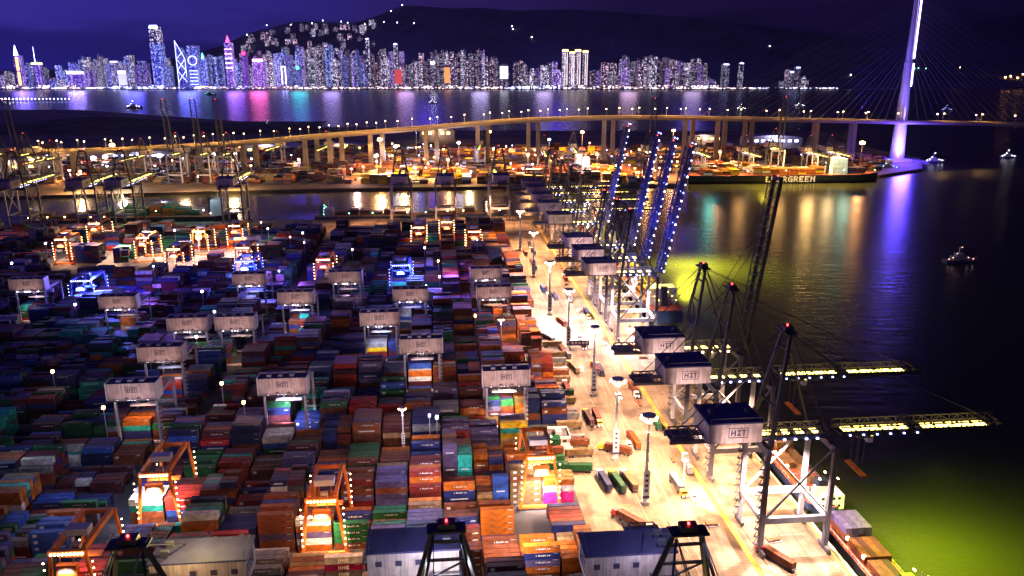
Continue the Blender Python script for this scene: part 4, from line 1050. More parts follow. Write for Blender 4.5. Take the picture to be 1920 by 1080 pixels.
for px, py, Y, c, m, pw, lab, rad in [
 (210, 272, 1500, OG, L_SOD, 1.6e6, 'mast with the largest orange glow above the left yards', 5), (712, 262, 1300, OG, L_SOD, 1.1e6, 'upper glowing orange mast left of centre', 4), (706, 292, 1260, OG, L_SOD, .8e6, 'lower glowing orange mast left of centre', 3),
 (918, 247, 1480, OG, L_SOD, 1.2e6, 'orange glowing mast just under the bridge at centre', 3.2), (1092, 248, 1480, OG, L_SOD, 1.2e6, 'orange glowing mast right of centre below the bridge', 3.2), (1263, 245, 1480, OG, L_SOD, 1.2e6, 'orange glowing mast behind the raised booms', 3),
 (1617, 268, 1350, OG, L_SOD, 1.5e6, 'orange glowing mast left of the bridge tower', 4.5), (175, 296, 1330, PINKW, L_WHT, 1.1e6, 'white lit mast, left of the pair at left', 4.2), (197, 294, 1335, PINKW, L_WHT, 1.1e6, 'white lit mast, right of the pair at left', 4.2),
 (299, 292, 1330, COOL, L_WHT, 1.1e6, 'white lit mast alone before the three tall cranes', 4.4), (400, 290, 1330, COOL, L_WHT, .7e6, 'white lit mast between the tall dark cranes', 3.4), (440, 289, 1330, COOL, L_WHT, .7e6, 'white lit mast right of the tall dark cranes', 3.4),
 (742, 275, 1340, (.6, .6, 1), L_WHT, .7e6, 'bluish white mast right of the orange pair', 3), (860, 268, 1340, (.7, .7, 1), L_WHT, .7e6, 'bluish white mast over the orange containers at centre', 2.6), (1030, 262, 1400, COOL, L_WHT, .6e6, 'white mast between two orange ones', 2.4),
 (990, 290, 1250, OG, L_SOD, .9e6, 'small orange mast low at centre', 2), (1120, 290, 1250, OG, L_SOD, .9e6, 'small orange mast right of the white tanks', 2), (840, 300, 1230, OG, L_SOD, .9e6, 'small orange mast above the channel', 2), (1350, 285, 1330, OG, L_SOD, .8e6, 'small orange mast behind the long ship', 2),
 (1215, 300, 1230, OG, L_SOD, .7e6, 'small orange mast behind the blue booms', 2), (60, 300, 1300, OG, L_WARM, .5e6, 'dim warm mast near the left edge', 2), (560, 300, 1330, (1, .5, .3), L_WARM, .5e6, 'dim warm mast under the viaduct', 2), (780, 245, 1500, COOL, L_WHT, .5e6, 'white mast beside the bridge lamps', 2.4), (150, 322, 1175, OG, L_SOD, .35e6, 'orange mast at the far channel bank on the left', 2)]:
    glow_mast(px, py, Y, c, m, pw*(.34 if c[0] > .95 and c[2] < .2 else .15), lab, rad=rad)
def yard_lamps(pts, base, cat_group, label, hmin=10, hmax=22):
    protos = {}
    for i, (x, y, kind) in enumerate(sorted(pts)):
        if kind not in protos:
            m, sz = {'o': (L_SOD, 2.0), 'w': (L_WHT, 1.9), 'p': (emis('lamp_pinkish', (1, .45, .4), 22), 1.7), 'b': (L_BLW, 1.8), 'y': (L_YEL, 2.2)}[kind]
            root = empty('yard_lamp'); h = random.uniform(hmin, hmax); mb = MB(); mb.bar((0, 0, 0), (0, 0, h), .5, STEELG); mb.build('post', root)
            mb = MB(); mb.box(-sz/2, sz/2, -sz/2, sz/2, h, h+sz*.6, m); mb.build('lamp_head', root); index_children(root); protos[kind] = root; o = root
        else: o = copy_tree(protos[kind])
        o.location = (x, y, base); o.scale = (.5, .5, 1) if hmin > 15 else (1, 1, random.uniform(.8, 1.3)); tag(o, label % ordw(i+1), 'yard lamp', cat_group)
random.seed(77)
pp = []
for _ in range(92):
    px = random.choice([random.uniform(5, 1600), random.uniform(640, 1300)]); Y = random.uniform(1150, 1560)
    q = proj((0, Y, 18)); X = (px-960)/FPX*q[2]
    pp.append((X, Y if px < 1270 else max(Y, 1270), random.choice('ooowwpby' if px > 640 else 'owwppbow')))
yard_lamps(pp, 4.0, 'small lamps of the far terminal', 'small lamp among the far terminal stacks, %s from its left end')
npts = []
for b in range(1, nblocks-2):
    for _ in range(2):
        u = -random.uniform(95, 480); v = V0+b*PER-5.5; q = proj(T(u, v, 18))
        if 10 < q[0] < 1000 and q[1] < 1000: npts.append((*T(u, v)[:2], random.choice('wwwbpo')))
random.shuffle(npts); yard_lamps(npts[:34], 4.0, 'small lamps between the container blocks', 'small lamp on a slim post between the near container blocks, %s from the left', 19, 22)
for px, py, pw, c in ((714, 330, 420e3, (1, .62, .25)), (757, 332, 380e3, (1, .6, .15)), (668, 335, 90e3, (1, .5, .4)), (880, 335, 160e3, (1, .55, .2)), (150, 352, 260e3, (1, .55, .2)), (228, 352, 160e3, (1, .8, .6)), (345, 352, 160e3, (1, .6, .3)), (436, 350, 220e3, (1, .65, .25))):
    q = P(px, py, 10); light('POINT', (q.x, q.y, 22), pw, c, 3)  # lamps added for their long reflections in the channel water
# white silo tanks
for k, (px, py) in enumerate([(1084, 318), (1097, 326)]):
    q = P(px, py, 4); root = empty('storage_tank', q)
    mb = MB(); mb.bar((0, 0, 0), (0, 0, 26), 13, WHITE, 13, 20); mb.bar((0, 0, 26), (0, 0, 29), 13, WHITE, 3, 20); mb.build('tank_body', root)
    mb = MB()
    for z in range(4, 26, 4): mb.bar((0, 0, z), (0, 0, z+.5), 13.6, STEELG, None, 20)
    mb.build('ring', root); tag(root, 'white storage tank, %s of the two at the far terminal' % ('left' if k == 0 else 'right'), 'tank', 'white storage tanks')
    light('POINT', (q.x, q.y-22, 26), 60e3, (1, .9, .9), 1)
# sheds of the far terminal
random.seed(9)
for k, (px, py, wd, dp, h, lab) in enumerate([(120, 305, 140, 40, 12, 'long pale shed at the left below the viaduct'), (270, 300, 120, 40, 12, 'shed with white lit eaves before the tall cranes'), (500, 290, 110, 60, 14, 'grey curved roof warehouse under the viaduct start'), (640, 285, 90, 40, 12, 'dim shed behind the reddish cranes'),
                                  (20, 325, 90, 40, 16, 'dark shed at the left edge'), (1450, 275, 120, 40, 18, 'bluish lit shed behind the long ship'), (820, 262, 80, 40, 22, 'warm lit block with violet upper lights'), (1320, 268, 70, 40, 14, 'low shed between bridge piers')]):
    q = P(px, py, 4); root = empty('warehouse', q)
    mb = MB(); mb.box(-wd/2, wd/2, 0, dp, 0, h, CONC); mb.build('wall', root)
    mb = MB()
    n = 8
    pr = [(-1+2*i/n) for i in range(n+1)]
    pts = [(s*wd/2*1.01, y, h+.02+(1-s*s)*wd*.05) for y in (-1, dp+1) for s in pr]
    mb.poly(pts, [(i, i+1, n+2+i, n+1+i) for i in range(n)]+[tuple(range(n+1))], mat('shed_roof', (.3, .3, .34), .5, 0, .2, .1)); mb.build('roof', root)
    for i in range(int(wd/14)):
        mb = MB(); x = -wd/2+6+i*14; mb.box(x, x+7, -.3, -.02, h*.55, h*.8, L_BLW if k in (1, 5) else L_YEL); mb.build('window', root)
    tag(root, lab, 'warehouse', 'sheds of the far terminal')
    light('POINT', (q.x, q.y-14, h+8), 60e3, COOL if k in (1, 2, 5) else WARM, 1)
# wooded hill at left and low park land
def mound(name, cx, cy_, rx, ry, h, m, seed):
    rnd = random.Random(seed); mb = MB(); nx_, ny_ = 44, 24; pts = []
    for j in range(ny_+1):
        for i in range(nx_+1):
            a, b = i/nx_*2-1, j/ny_*2-1; r = min(1, math.hypot(a, b))
            z = h*(math.cos(r*math.pi)+1)/2*(1+.2*math.sin(a*7+seed)+.12*math.sin(b*9+a*3))+rnd.uniform(0, h*.10)*(r < .93)
            pts.append((cx+a*rx, cy_+b*ry, 3.6+z))
    fs = [(j*(nx_+1)+i, j*(nx_+1)+i+1, (j+1)*(nx_+1)+i+1, (j+1)*(nx_+1)+i) for j in range(ny_) for i in range(nx_)]
    mb.poly(pts, fs, m); return tag(mb.build(name), None, None, None, 'structure')
FOL = mat('dark_foliage', (.045, .06, .03), .9, 0, .5, .02, .8)
q = P(160, 245, 4); mound('wooded_hill', q.x, q.y+100, 560, 260, 22, FOL, 2)
q = P(480, 245, 4); mound('low_hill', q.x, q.y, 300, 130, 14, FOL, 5)

# ------------------------------------------------------------------ cable-stayed bridge
BR = [(2100, 234, 1530), (1920, 231, 1500), (1690, 227, 1455), (1400, 221.5, 1420), (1200, 218.5, 1400), (1000, 223, 1380), (860, 233, 1360), (760, 241, 1345), (640, 250.5, 1330), (540, 259, 1310), (450, 266.5, 1290), (330, 274, 1260), (200, 280, 1230), (60, 284, 1200), (-150, 290, 1150)]
bpts = [PY(*b) for b in BR]
def catmull(ps, n=5):
    o = []
    for i in range(len(ps)-1):
        p0, p1, p2, p3 = ps[max(0, i-1)], ps[i], ps[i+1], ps[min(len(ps)-1, i+2)]
        for k in range(n):
            t = k/n; o.append(.5*((2*p1)+(p2-p0)*t+(2*p0-5*p1+4*p2-p3)*t*t+(3*p1-p0-3*p2+p3)*t**3))
    return o+[ps[-1]]
cur = catmull(bpts)
bridge = empty('cable_stayed_bridge', (0, 0, 0))
tag(bridge, 'long sodium lit bridge with one violet lit tower and fan of cables', 'bridge')
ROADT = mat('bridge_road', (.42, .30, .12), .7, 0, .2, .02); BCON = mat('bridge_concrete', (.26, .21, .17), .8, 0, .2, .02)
mb = MB(); prof = [(-18, 0), (18, 0), (18, -1.5), (10, -5), (-10, -5), (-18, -1.5)]
pp = []
for i, p in enumerate(cur):
    d = (cur[min(i+1, len(cur)-1)]-cur[max(i-1, 0)]); d.z = 0; d.normalize(); nrm = Vector((-d.y, d.x, 0))
    for a, z in prof: pp.append(p+nrm*a+Vector((0, 0, z)))
n = len(prof); fs = []; ft = []
for i in range(len(cur)-1):
    for k in range(n):
        f = (i*n+k, i*n+(k+1) % n, (i+1)*n+(k+1) % n, (i+1)*n+k)
        (ft if k == 0 else fs).append(f)
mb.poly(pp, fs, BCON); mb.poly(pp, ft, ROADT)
for i in range(len(cur)-1):
    a, b = cur[i], cur[i+1]; d = (b-a); d.z = 0; d.normalize(); nn = Vector((-d.y, d.x, 0))
    for s in (-17.7, 0, 17.7): mb.bar(a+nn*s+Vector((0, 0, .8)), b+nn*s+Vector((0, 0, .8)), 1.1, BCON)
mb.build('deck', bridge)
def on_deck(px):
    best = min(range(len(cur)-1), key=lambda i: abs(proj((cur[i]+cur[i+1])/2)[0]-px))
    a, b = cur[best], cur[best+1]; xa, xb = proj(a)[0], proj(b)[0]; t = max(0, min(1, (px-xa)/(xb-xa)))
    return a.lerp(b, t), (b-a).normalized()
for px in (1601, 1531, 1405, 1354, 1293, 1142, 1000, 905, 808, 705, 628, 582, 466, 360, 250, 120, 20):
    p, d = on_deck(px); d.z = 0; d.normalize(); nn = Vector((-d.y, d.x, 0))
    for s in (-8, 8):
        q = p+nn*s+d*s*(1.2 if px < 1500 else .2); mb = MB()
        mb.bar((q.x, q.y, 3.9), (q.x, q.y, p.z-4.9), 7.5, BCON, 6.5); mb.box(q.x-6, q.x+6, q.y-5, q.y+5, 3.9, 6.5, BCON); mb.build('pier', bridge)
# tower
tb = P(1686, 304, 0); p, d = on_deck(1694); tx, ty = (P(1686, 304, 0).x+p.x)/2, p.y+.0
tx = PY(1690, 226, p.y).x; ty = p.y
STN = mat('stainless_tower', (.55, .53, .62), .35, .3, .1, .02)
mb = MB(); segs = [(0, 26), (40, 22.5), (78, 19), (130, 15.5), (175, 13.5), (176, 11.5), (293, 7.5), (298, 2)]
for (z0, w0), (z1, w1) in zip(segs, segs[1:]): mb.bar((tx, ty, z0), (tx, ty, z1), w0, STN, w1, 20)
tw = mb.build('tower', bridge)
mb = MB()
L_TWR = emis('lamp_tower_strip', (.55, .42, 1), 9)
for z0, z1 in ((134, 173), (181, 292)): mb.box(tx+6.4-(z0-134)*.02, tx+8.4-(z0-134)*.02, ty-4.5, ty-3.0, z0, z1, L_TWR)
mb.build('light_strip', tw)
mb = MB(); mb.box(tx-38, tx+46, ty-26, ty+24, -2, 5.2, CONC); mb.box(tx-20, tx+20, ty-16, ty+14, 5.2, 8, CONC); mb.build('tower_footing', bridge)
cab = mat('stay_cable', (.12, .12, .17), .6)
for side in (-1, 1):
    for k in range(26):
        zt = 180+k*4.2; off = 24+k*(15.5 if side < 0 else 18)
        px_t = None
        # anchor on the deck curve at the wanted distance from the tower
        X = tx+side*off
        i = min(range(len(cur)-1), key=lambda j: abs((cur[j].x+cur[j+1].x)/2-X)); a, b = cur[i], cur[i+1]
        q = a.lerp(b, (X-a.x)/(b.x-a.x) if abs(b.x-a.x) > 1e-6 else 0)
        mb = MB()
        for s in (-16.5, 16.5) if k % 2 == 0 else (-16.5,): mb.bar((tx+side*3, ty+s*.1, zt), (q.x, q.y+s, q.z+.8), .24, cab, None, 4)
        mb.build('stay_cable', bridge)
VIO = (.26, .18, 1)
light('SPOT', (tx-40, ty-70, 90), 0.3e6, VIO, 3, (tx, ty, 150), 60, .8); light('SPOT', (tx+30, ty-70, 84), 0.16e6, (.36, .26, 1), 3, (tx, ty, 110), 60, .8)
light('SPOT', (tx-10, ty-60, 12), .55e6, (.5, .42, 1), 3, (tx, ty, 48), 60, .7); light('SPOT', (tx-30, ty-60, 80), 0.5e6, (.10, .05, 1), 3, (tx-20, ty, 240), 55, .8)
light('POINT', (tx-6, ty-40, 30), 1.0e6, (.10, .05, 1), 14); light('SPOT', (tx-90, ty-40, 86), 1.0e6, (.10, .08, 1), 3, (tx-60, ty+5, 170), 70, .8)  # point lamp added for the violet streak on the water
# street lamps of the bridge
lamp0 = None; random.seed(3)
pxs = []; x = 70
while x < 1915: pxs.append(x); x += 24+8*math.sin(x*.7)+(6 if x > 1300 else 0)
nl = 0
for k, px in enumerate(pxs):
    if 1675 < px < 1712: continue
    p, d = on_deck(px); d.z = 0; d.normalize(); nn = Vector((-d.y, d.x, 0)); s = 17 if k % 2 else -17
    if lamp0 is None:
        root = empty('bridge_lamp'); mb = MB(); mb.bar((0, 0, 0), (0, 0, 13), .5, STEELG, .35, 6); mb.bar((0, 0, 13), (0, 2.2, 13.6), .3, STEELG); mb.build('post', root)
        mb = MB(); mb.box(-.7, .7, 1.4, 2.9, 13.2, 14.2, L_WARM); mb.build('lamp_head', root); index_children(root); lamp0 = root; o = root
    else: o = copy_tree(lamp0)
    nl += 1
    o.location = p+nn*s+Vector((0, 0, .2)); o.rotation_euler[2] = math.atan2(d.y, d.x)+(math.pi if s > 0 else 0)
    tag(o, 'street lamp on the bridge deck, %s counted from the left' % ordw(nl), 'street lamp', 'street lamps along the bridge')
    if k % 2 == 0: light('SPOT', p+Vector((0, 0, 16)), 95e3, (1, .55, .14), 1, p, 150, .3)

# ------------------------------------------------------------------ far shore, mountains
SHY = P(960, 168, 0).y
prism('far_shore', [(-9000, SHY, 0), (3600, SHY, 0), (3700, SHY+500, 0), (3700, SHY+3500, 0), (-9000, SHY+3500, 0)], -3, 5, mat('shore_ground', (.06, .055, .06), .8, 0, .3, .002))
RIDGE = [(-400, 150), (-100, 140), (150, 128), (330, 108), (420, 86), (470, 62), (560, 40), (620, 42), (670, 44), (705, 32), (735, 19), (765, 9), (800, 12), (850, 16), (900, 14), (960, 20), (1050, 17), (1150, 22), (1250, 30), (1350, 38), (1450, 52), (1560, 70), (1650, 84), (1750, 98), (1900, 112), (2050, 118), (2400, 128)]
def ridge(px):
    for (a, b), (c, d) in zip(RIDGE, RIDGE[1:]):
        if a <= px <= c: return b+(d-b)*(px-a)/(c-a)
    return 128
mb = MB(); pts = []; nxx, nyy = 150, 14; YH0, YH1 = SHY+500, SHY+2600
rnd = random.Random(4)
for j in range(nyy+1):
    for i in range(nxx+1):
        px = -400+2800*i/nxx; t = j/nyy; Y = YH0+(YH1-YH0)*t
        ztop = PY(px, ridge(px), YH1).z; pr = t**.85 if t < 1 else 1
        z = 4+(ztop-4)*pr+(rnd.uniform(-22, 22)*pr*(t < 1))+18*math.sin(px*.05+j)*pr*(1-pr)
        pts.append((PY(px, 120, YH1).x*(Y/YH1), Y, z))
fs = [(j*(nxx+1)+i, j*(nxx+1)+i+1, (j+1)*(nxx+1)+i+1, (j+1)*(nxx+1)+i) for j in range(nyy) for i in range(nxx)]
mb.poly(pts, fs, mat('mountain_woods', (.05, .06, .055), .9, 0, .4, .002)); tag(mb.build('mountains'), None, None, None, 'structure')
def hill_z(px, Y):
    t = max(0, min(1, (Y-YH0)/(YH1-YH0))); return 4+(PY(px, ridge(px), YH1).z-4)*t**.85

# ------------------------------------------------------------------ skyline
def win_mat(name, c1, c2, strength, dens, cell=(6, 5), base=(.06, .055, .09), streak=.75):
    m = bpy.data.materials.new(name); m.use_nodes = True; t = m.node_tree; b = t.nodes['Principled BSDF']; n = t.nodes.new; l = t.links.new
    b.inputs['Base Color'].default_value = (*base, 1); b.inputs['Roughness'].default_value = .5
    tcn = n('ShaderNodeTexCoord'); sp = n('ShaderNodeSeparateXYZ'); l(tcn.outputs['Object'], sp.inputs[0])
    oi = n('ShaderNodeObjectInfo')
    def math_(op, a, b_=None, c=None):
        q = n('ShaderNodeMath'); q.operation = op
        for k, v in enumerate((a, b_, c)):
            if v is None: continue
            if isinstance(v, (int, float)): q.inputs[k].default_value = v
            else: l(v, q.inputs[k])
        return q.outputs[0]
    xy = math_('ADD', sp.outputs[0], sp.outputs[1])
    fx = math_('FLOOR', math_('DIVIDE', xy, cell[0])); fz = math_('FLOOR', math_('DIVIDE', sp.outputs[2], cell[1]))
    ro = math_('MULTIPLY', oi.outputs['Random'], 97.0)
    cb = n('ShaderNodeCombineXYZ'); l(fx, cb.inputs[0]); l(fz, cb.inputs[1]); l(ro, cb.inputs[2])
    w1 = n('ShaderNodeTexWhiteNoise'); w1.noise_dimensions = '3D'; l(cb.outputs[0], w1.inputs[0])
    cb2 = n('ShaderNodeCombineXYZ'); l(fx, cb2.inputs[0]); l(ro, cb2.inputs[1]); w2 = n('ShaderNodeTexWhiteNoise'); w2.noise_dimensions = '3D'; l(cb2.outputs[0], w2.inputs[0])
    thr = math_('MULTIPLY_ADD', w2.outputs[0], streak, dens+.10-streak/2)
    on = math_('LESS_THAN', w1.outputs[0], thr)
    spn = n('ShaderNodeSeparateColor'); l(w1.outputs['Color'], spn.inputs[0])
    br = math_('POWER', spn.outputs[1], 1.5)
    gm = n('ShaderNodeNewGeometry'); sg = n('ShaderNodeSeparateXYZ'); l(gm.outputs['Normal'], sg.inputs[0])
    side = math_('LESS_THAN', math_('ABSOLUTE', sg.outputs[2]), .5)
    obv = math_('MULTIPLY_ADD', oi.outputs['Random'], .9, .3)
    e = math_('MULTIPLY', math_('MULTIPLY', math_('MULTIPLY', on, br), side), math_('MULTIPLY', obv, strength))
    mx = n('ShaderNodeMixRGB'); mx.inputs[1].default_value = (*c1, 1); mx.inputs[2].default_value = (*c2, 1); l(spn.outputs[2], mx.inputs[0])
    l(mx.outputs[0], b.inputs['Emission Color']); e = math_('MULTIPLY', e, .8); l(e, b.inputs['Emission Strength'])
    m.cycles.emission_sampling = 'NONE'; return m
WM = {
 'blue': win_mat('facade_blue_lit', (.12, .16, 1), (.6, .65, 1), 2.6, .42, base=(.10, .10, .30)),
 'violet': win_mat('facade_violet_lit', (.35, .15, 1), (.8, .6, 1), 2.4, .40, base=(.14, .08, .30)),
 'pale': win_mat('facade_pale_lit', (.75, .65, 1), (.9, .8, 1), 2.4, .34, (6, 5), (.09, .08, .13), .6),
 'dim': win_mat('facade_dim_lit', (.5, .4, .9), (1, .7, .7), 1.9, .24, (6, 5), (.07, .06, .11), .5),
 'pinkish': win_mat('facade_pinkish_lit', (1, .5, .65), (.8, .65, 1), 2.4, .32, (8, 7), (.10, .07, .12), .5),
 'podium': win_mat('facade_shore_lit', (1, .62, .5), (.75, .7, 1), 9, .55, (12, 6), (.2, .17, .2), .4),
 'podiumb': win_mat('facade_shore_blue', (.45, .5, 1), (.9, .85, 1), 9, .55, (12, 6), (.15, .15, .3), .4)}
TOP = [(0, 122), (60, 118), (100, 124), (160, 104), (200, 108), (250, 100), (300, 108), (350, 92), (380, 98), (430, 102), (500, 96), (560, 86), (620, 80), (680, 92), (740, 98), (800, 96), (850, 94), (900, 92), (925, 106), (960, 114), (1010, 118), (1040, 118), (1050, 120), (1110, 128), (1150, 114), (1200, 104), (1240, 108), (1290, 112), (1330, 118), (1345, 150), (1420, 154), (1460, 150), (1480, 130), (1505, 136), (1520, 153), (1565, 155)]
def topat(px):
    for (a, b), (c, d) in zip(TOP, TOP[1:]):
        if a <= px <= c: return b+(d-b)*(px-a)/(c-a)
    return 150
random.seed(33)
BL = []   # (px, base object) for labels
def tower_block(px, ytop, Y, wpx, style, base_z=4.5, depth=None, crown=None, name='tower_block'):
    sc_ = FPX/(Y*CT)*CT*CT  # px per metre near the horizon
    top = PY(px, ytop, Y); W = wpx/(FPX/(Y/CT*1.0))*1.0; W = wpx*Y/(FPX*CT)*CT*1.04
    H = top.z-base_z
    root_loc = (top.x, Y, base_z)
    mb = MB(); D = depth or W*random.uniform(.8, 1.3); m = WM[style]
    kind = random.random()
    if kind < .4 or W < 22: mb.box(-W/2, W/2, 0, D, 0, H, m)
    elif kind < .7:
        mb.box(-W/2, W/2, 0, D, 0, H*.86, m); mb.box(-W*.33, W*.33, D*.1, D*.9, H*.86, H, m)
    else:
        mb.box(-W/2, -W*.1, 0, D, 0, H*random.uniform(.88, .97), m); mb.box(-W*.1, W*.16, D*.2, D*.8, 0, H*.9, m); mb.box(W*.16, W/2, 0, D, 0, H, m)
    if random.random() < .35: mb.box(-W*.12, W*.12, D*.4, D*.6, H, H+random.uniform(6, 16), CONC)
    o = mb.build(name, None, root_loc); o['s'] = 0; del o['s']
    BL.append((px, o, style, H)); return o, W, D, H
x = 2
while x < 1566:   # front and middle rows
    t = topat(x)
    if t < 148:
        wpx = random.uniform(7, 12); yt = t+random.choice([0, 2, 5, 9, 14, 20, 26])+random.uniform(-3, 3)
        st = random.choice(['blue', 'blue', 'violet', 'pale']) if x < 460 else random.choice(['pale', 'pale', 'dim', 'violet', 'blue'] if x < 700 else ['pale', 'dim', 'pale', 'pinkish', 'violet', 'dim'])
        if not (272 < x < 300 or 322 < x < 368 or 415 < x < 436 or 1048 < x < 1106 or 932 < x < 958 or 16 < x < 44):
            tower_block(x, min(yt, 152), SHY+random.uniform(120, 420), wpx, st)
        x += wpx*random.uniform(.55, .85)
    else: x += 9
for k in range(96):   # blocks up the hillside behind
    if k < 78:
        px = random.uniform(452, 705); r_ = ridge(px); ytop = r_+2+random.random()**1.3*(96-r_)
        Yq = YH0+20
        while Yq < YH1-30 and hill_z(px, Yq) < PY(px, ytop+random.uniform(7, 15), Yq).z: Yq += 30
        tower_block(px, ytop, Yq, random.uniform(4.5, 8), random.choice(['pale', 'dim', 'pale', 'pinkish']), hill_z(px, Yq)-14, 30, name='hillside_block')
    else:
        px = random.choice([random.uniform(700, 905), random.uniform(1150, 1330)]); ytop = topat(px)-random.uniform(-4, 6)
        tower_block(px, ytop, YH0-60, random.uniform(5, 8), random.choice(['pale', 'dim', 'dim']), 4.5, 30, name='hillside_block')
SPEC_B = []
def landmark(px, ytop, wpx, style, label, Y=None, cat='skyscraper'):
    Y = Y or SHY+90; top = PY(px, ytop, Y); W = wpx*Y/FPX*CT*1.04/CT; H = top.z-4.5
    root = empty('skyscraper', (top.x, Y, 4.5)); tag(root, label, cat); return root, W, H
r_, W, H = landmark(286, 47, 18, 'pale', 'tallest skyscraper of the skyline with a white lit crown')
mb = MB(); mb.box(-W/2, W/2, 0, W, 0, H*.72, WM['blue']); mb.box(-W*.44, W*.44, 3, W-3, H*.72, H*.92, WM['pale']); mb.box(-W*.38, W*.38, 6, W-6, H*.92, H*.975, WM['pale']); mb.build('shaft', r_)
mb = MB()
for k in range(6): mb.box(-W*.36+k*W*.13, -W*.30+k*W*.13, 5, 9, H*.97, H, L_BLW)
mb.box(-W*.4, W*.4, 4.5, 5.5, H*.955, H*.975, L_WHT); mb.build('crown', r_)
r_, W, H = landmark(335, 76, 15, 'blue', 'angular tower outlined with white crossed light lines')
mb = MB(); mb.box(-W/2, W/2, 0, W, 0, H*.55, WM['blue']); mb.poly([(-W/2, 0, H*.55), (W/2, 0, H*.55), (W/2, W, H*.55), (-W/2, W, H*.55), (-W/2, 0, H), (0, 0, H*.86), (W/2, 0, H*.62), (-W/2, W, H), (0, W, H*.86), (W/2, W, H*.62)], [(0, 1, 6, 5, 4), (4, 5, 8, 7), (5, 6, 9, 8), (1, 2, 9, 6), (0, 4, 7, 3), (2, 3, 7, 8, 9)], WM['blue']); mb.build('shaft', r_)
mb = MB(); a = H*.3
for p0, p1 in (((-W/2, 0), (-W/2, H)), ((-W/2, H), (W/2, H*.62)), ((W/2, H*.25), (W/2, H*.62)), ((-W/2, H*.62), (W/2, H*.38)), ((-W/2, H*.38), (W/2, H*.62)), ((-W/2, H*.62), (W*.25, H*.76)), ((-W/2, H*.38), (W/2, H*.14)), ((-W/2, H*.14), (W/2, H*.38))):
    mb.bar((p0[0], -2, p0[1]), (p1[0], -2, p1[1]), 2.0, emis('lamp_outline', (.5, .55, 1), 5))
mb.build('light_line', r_)
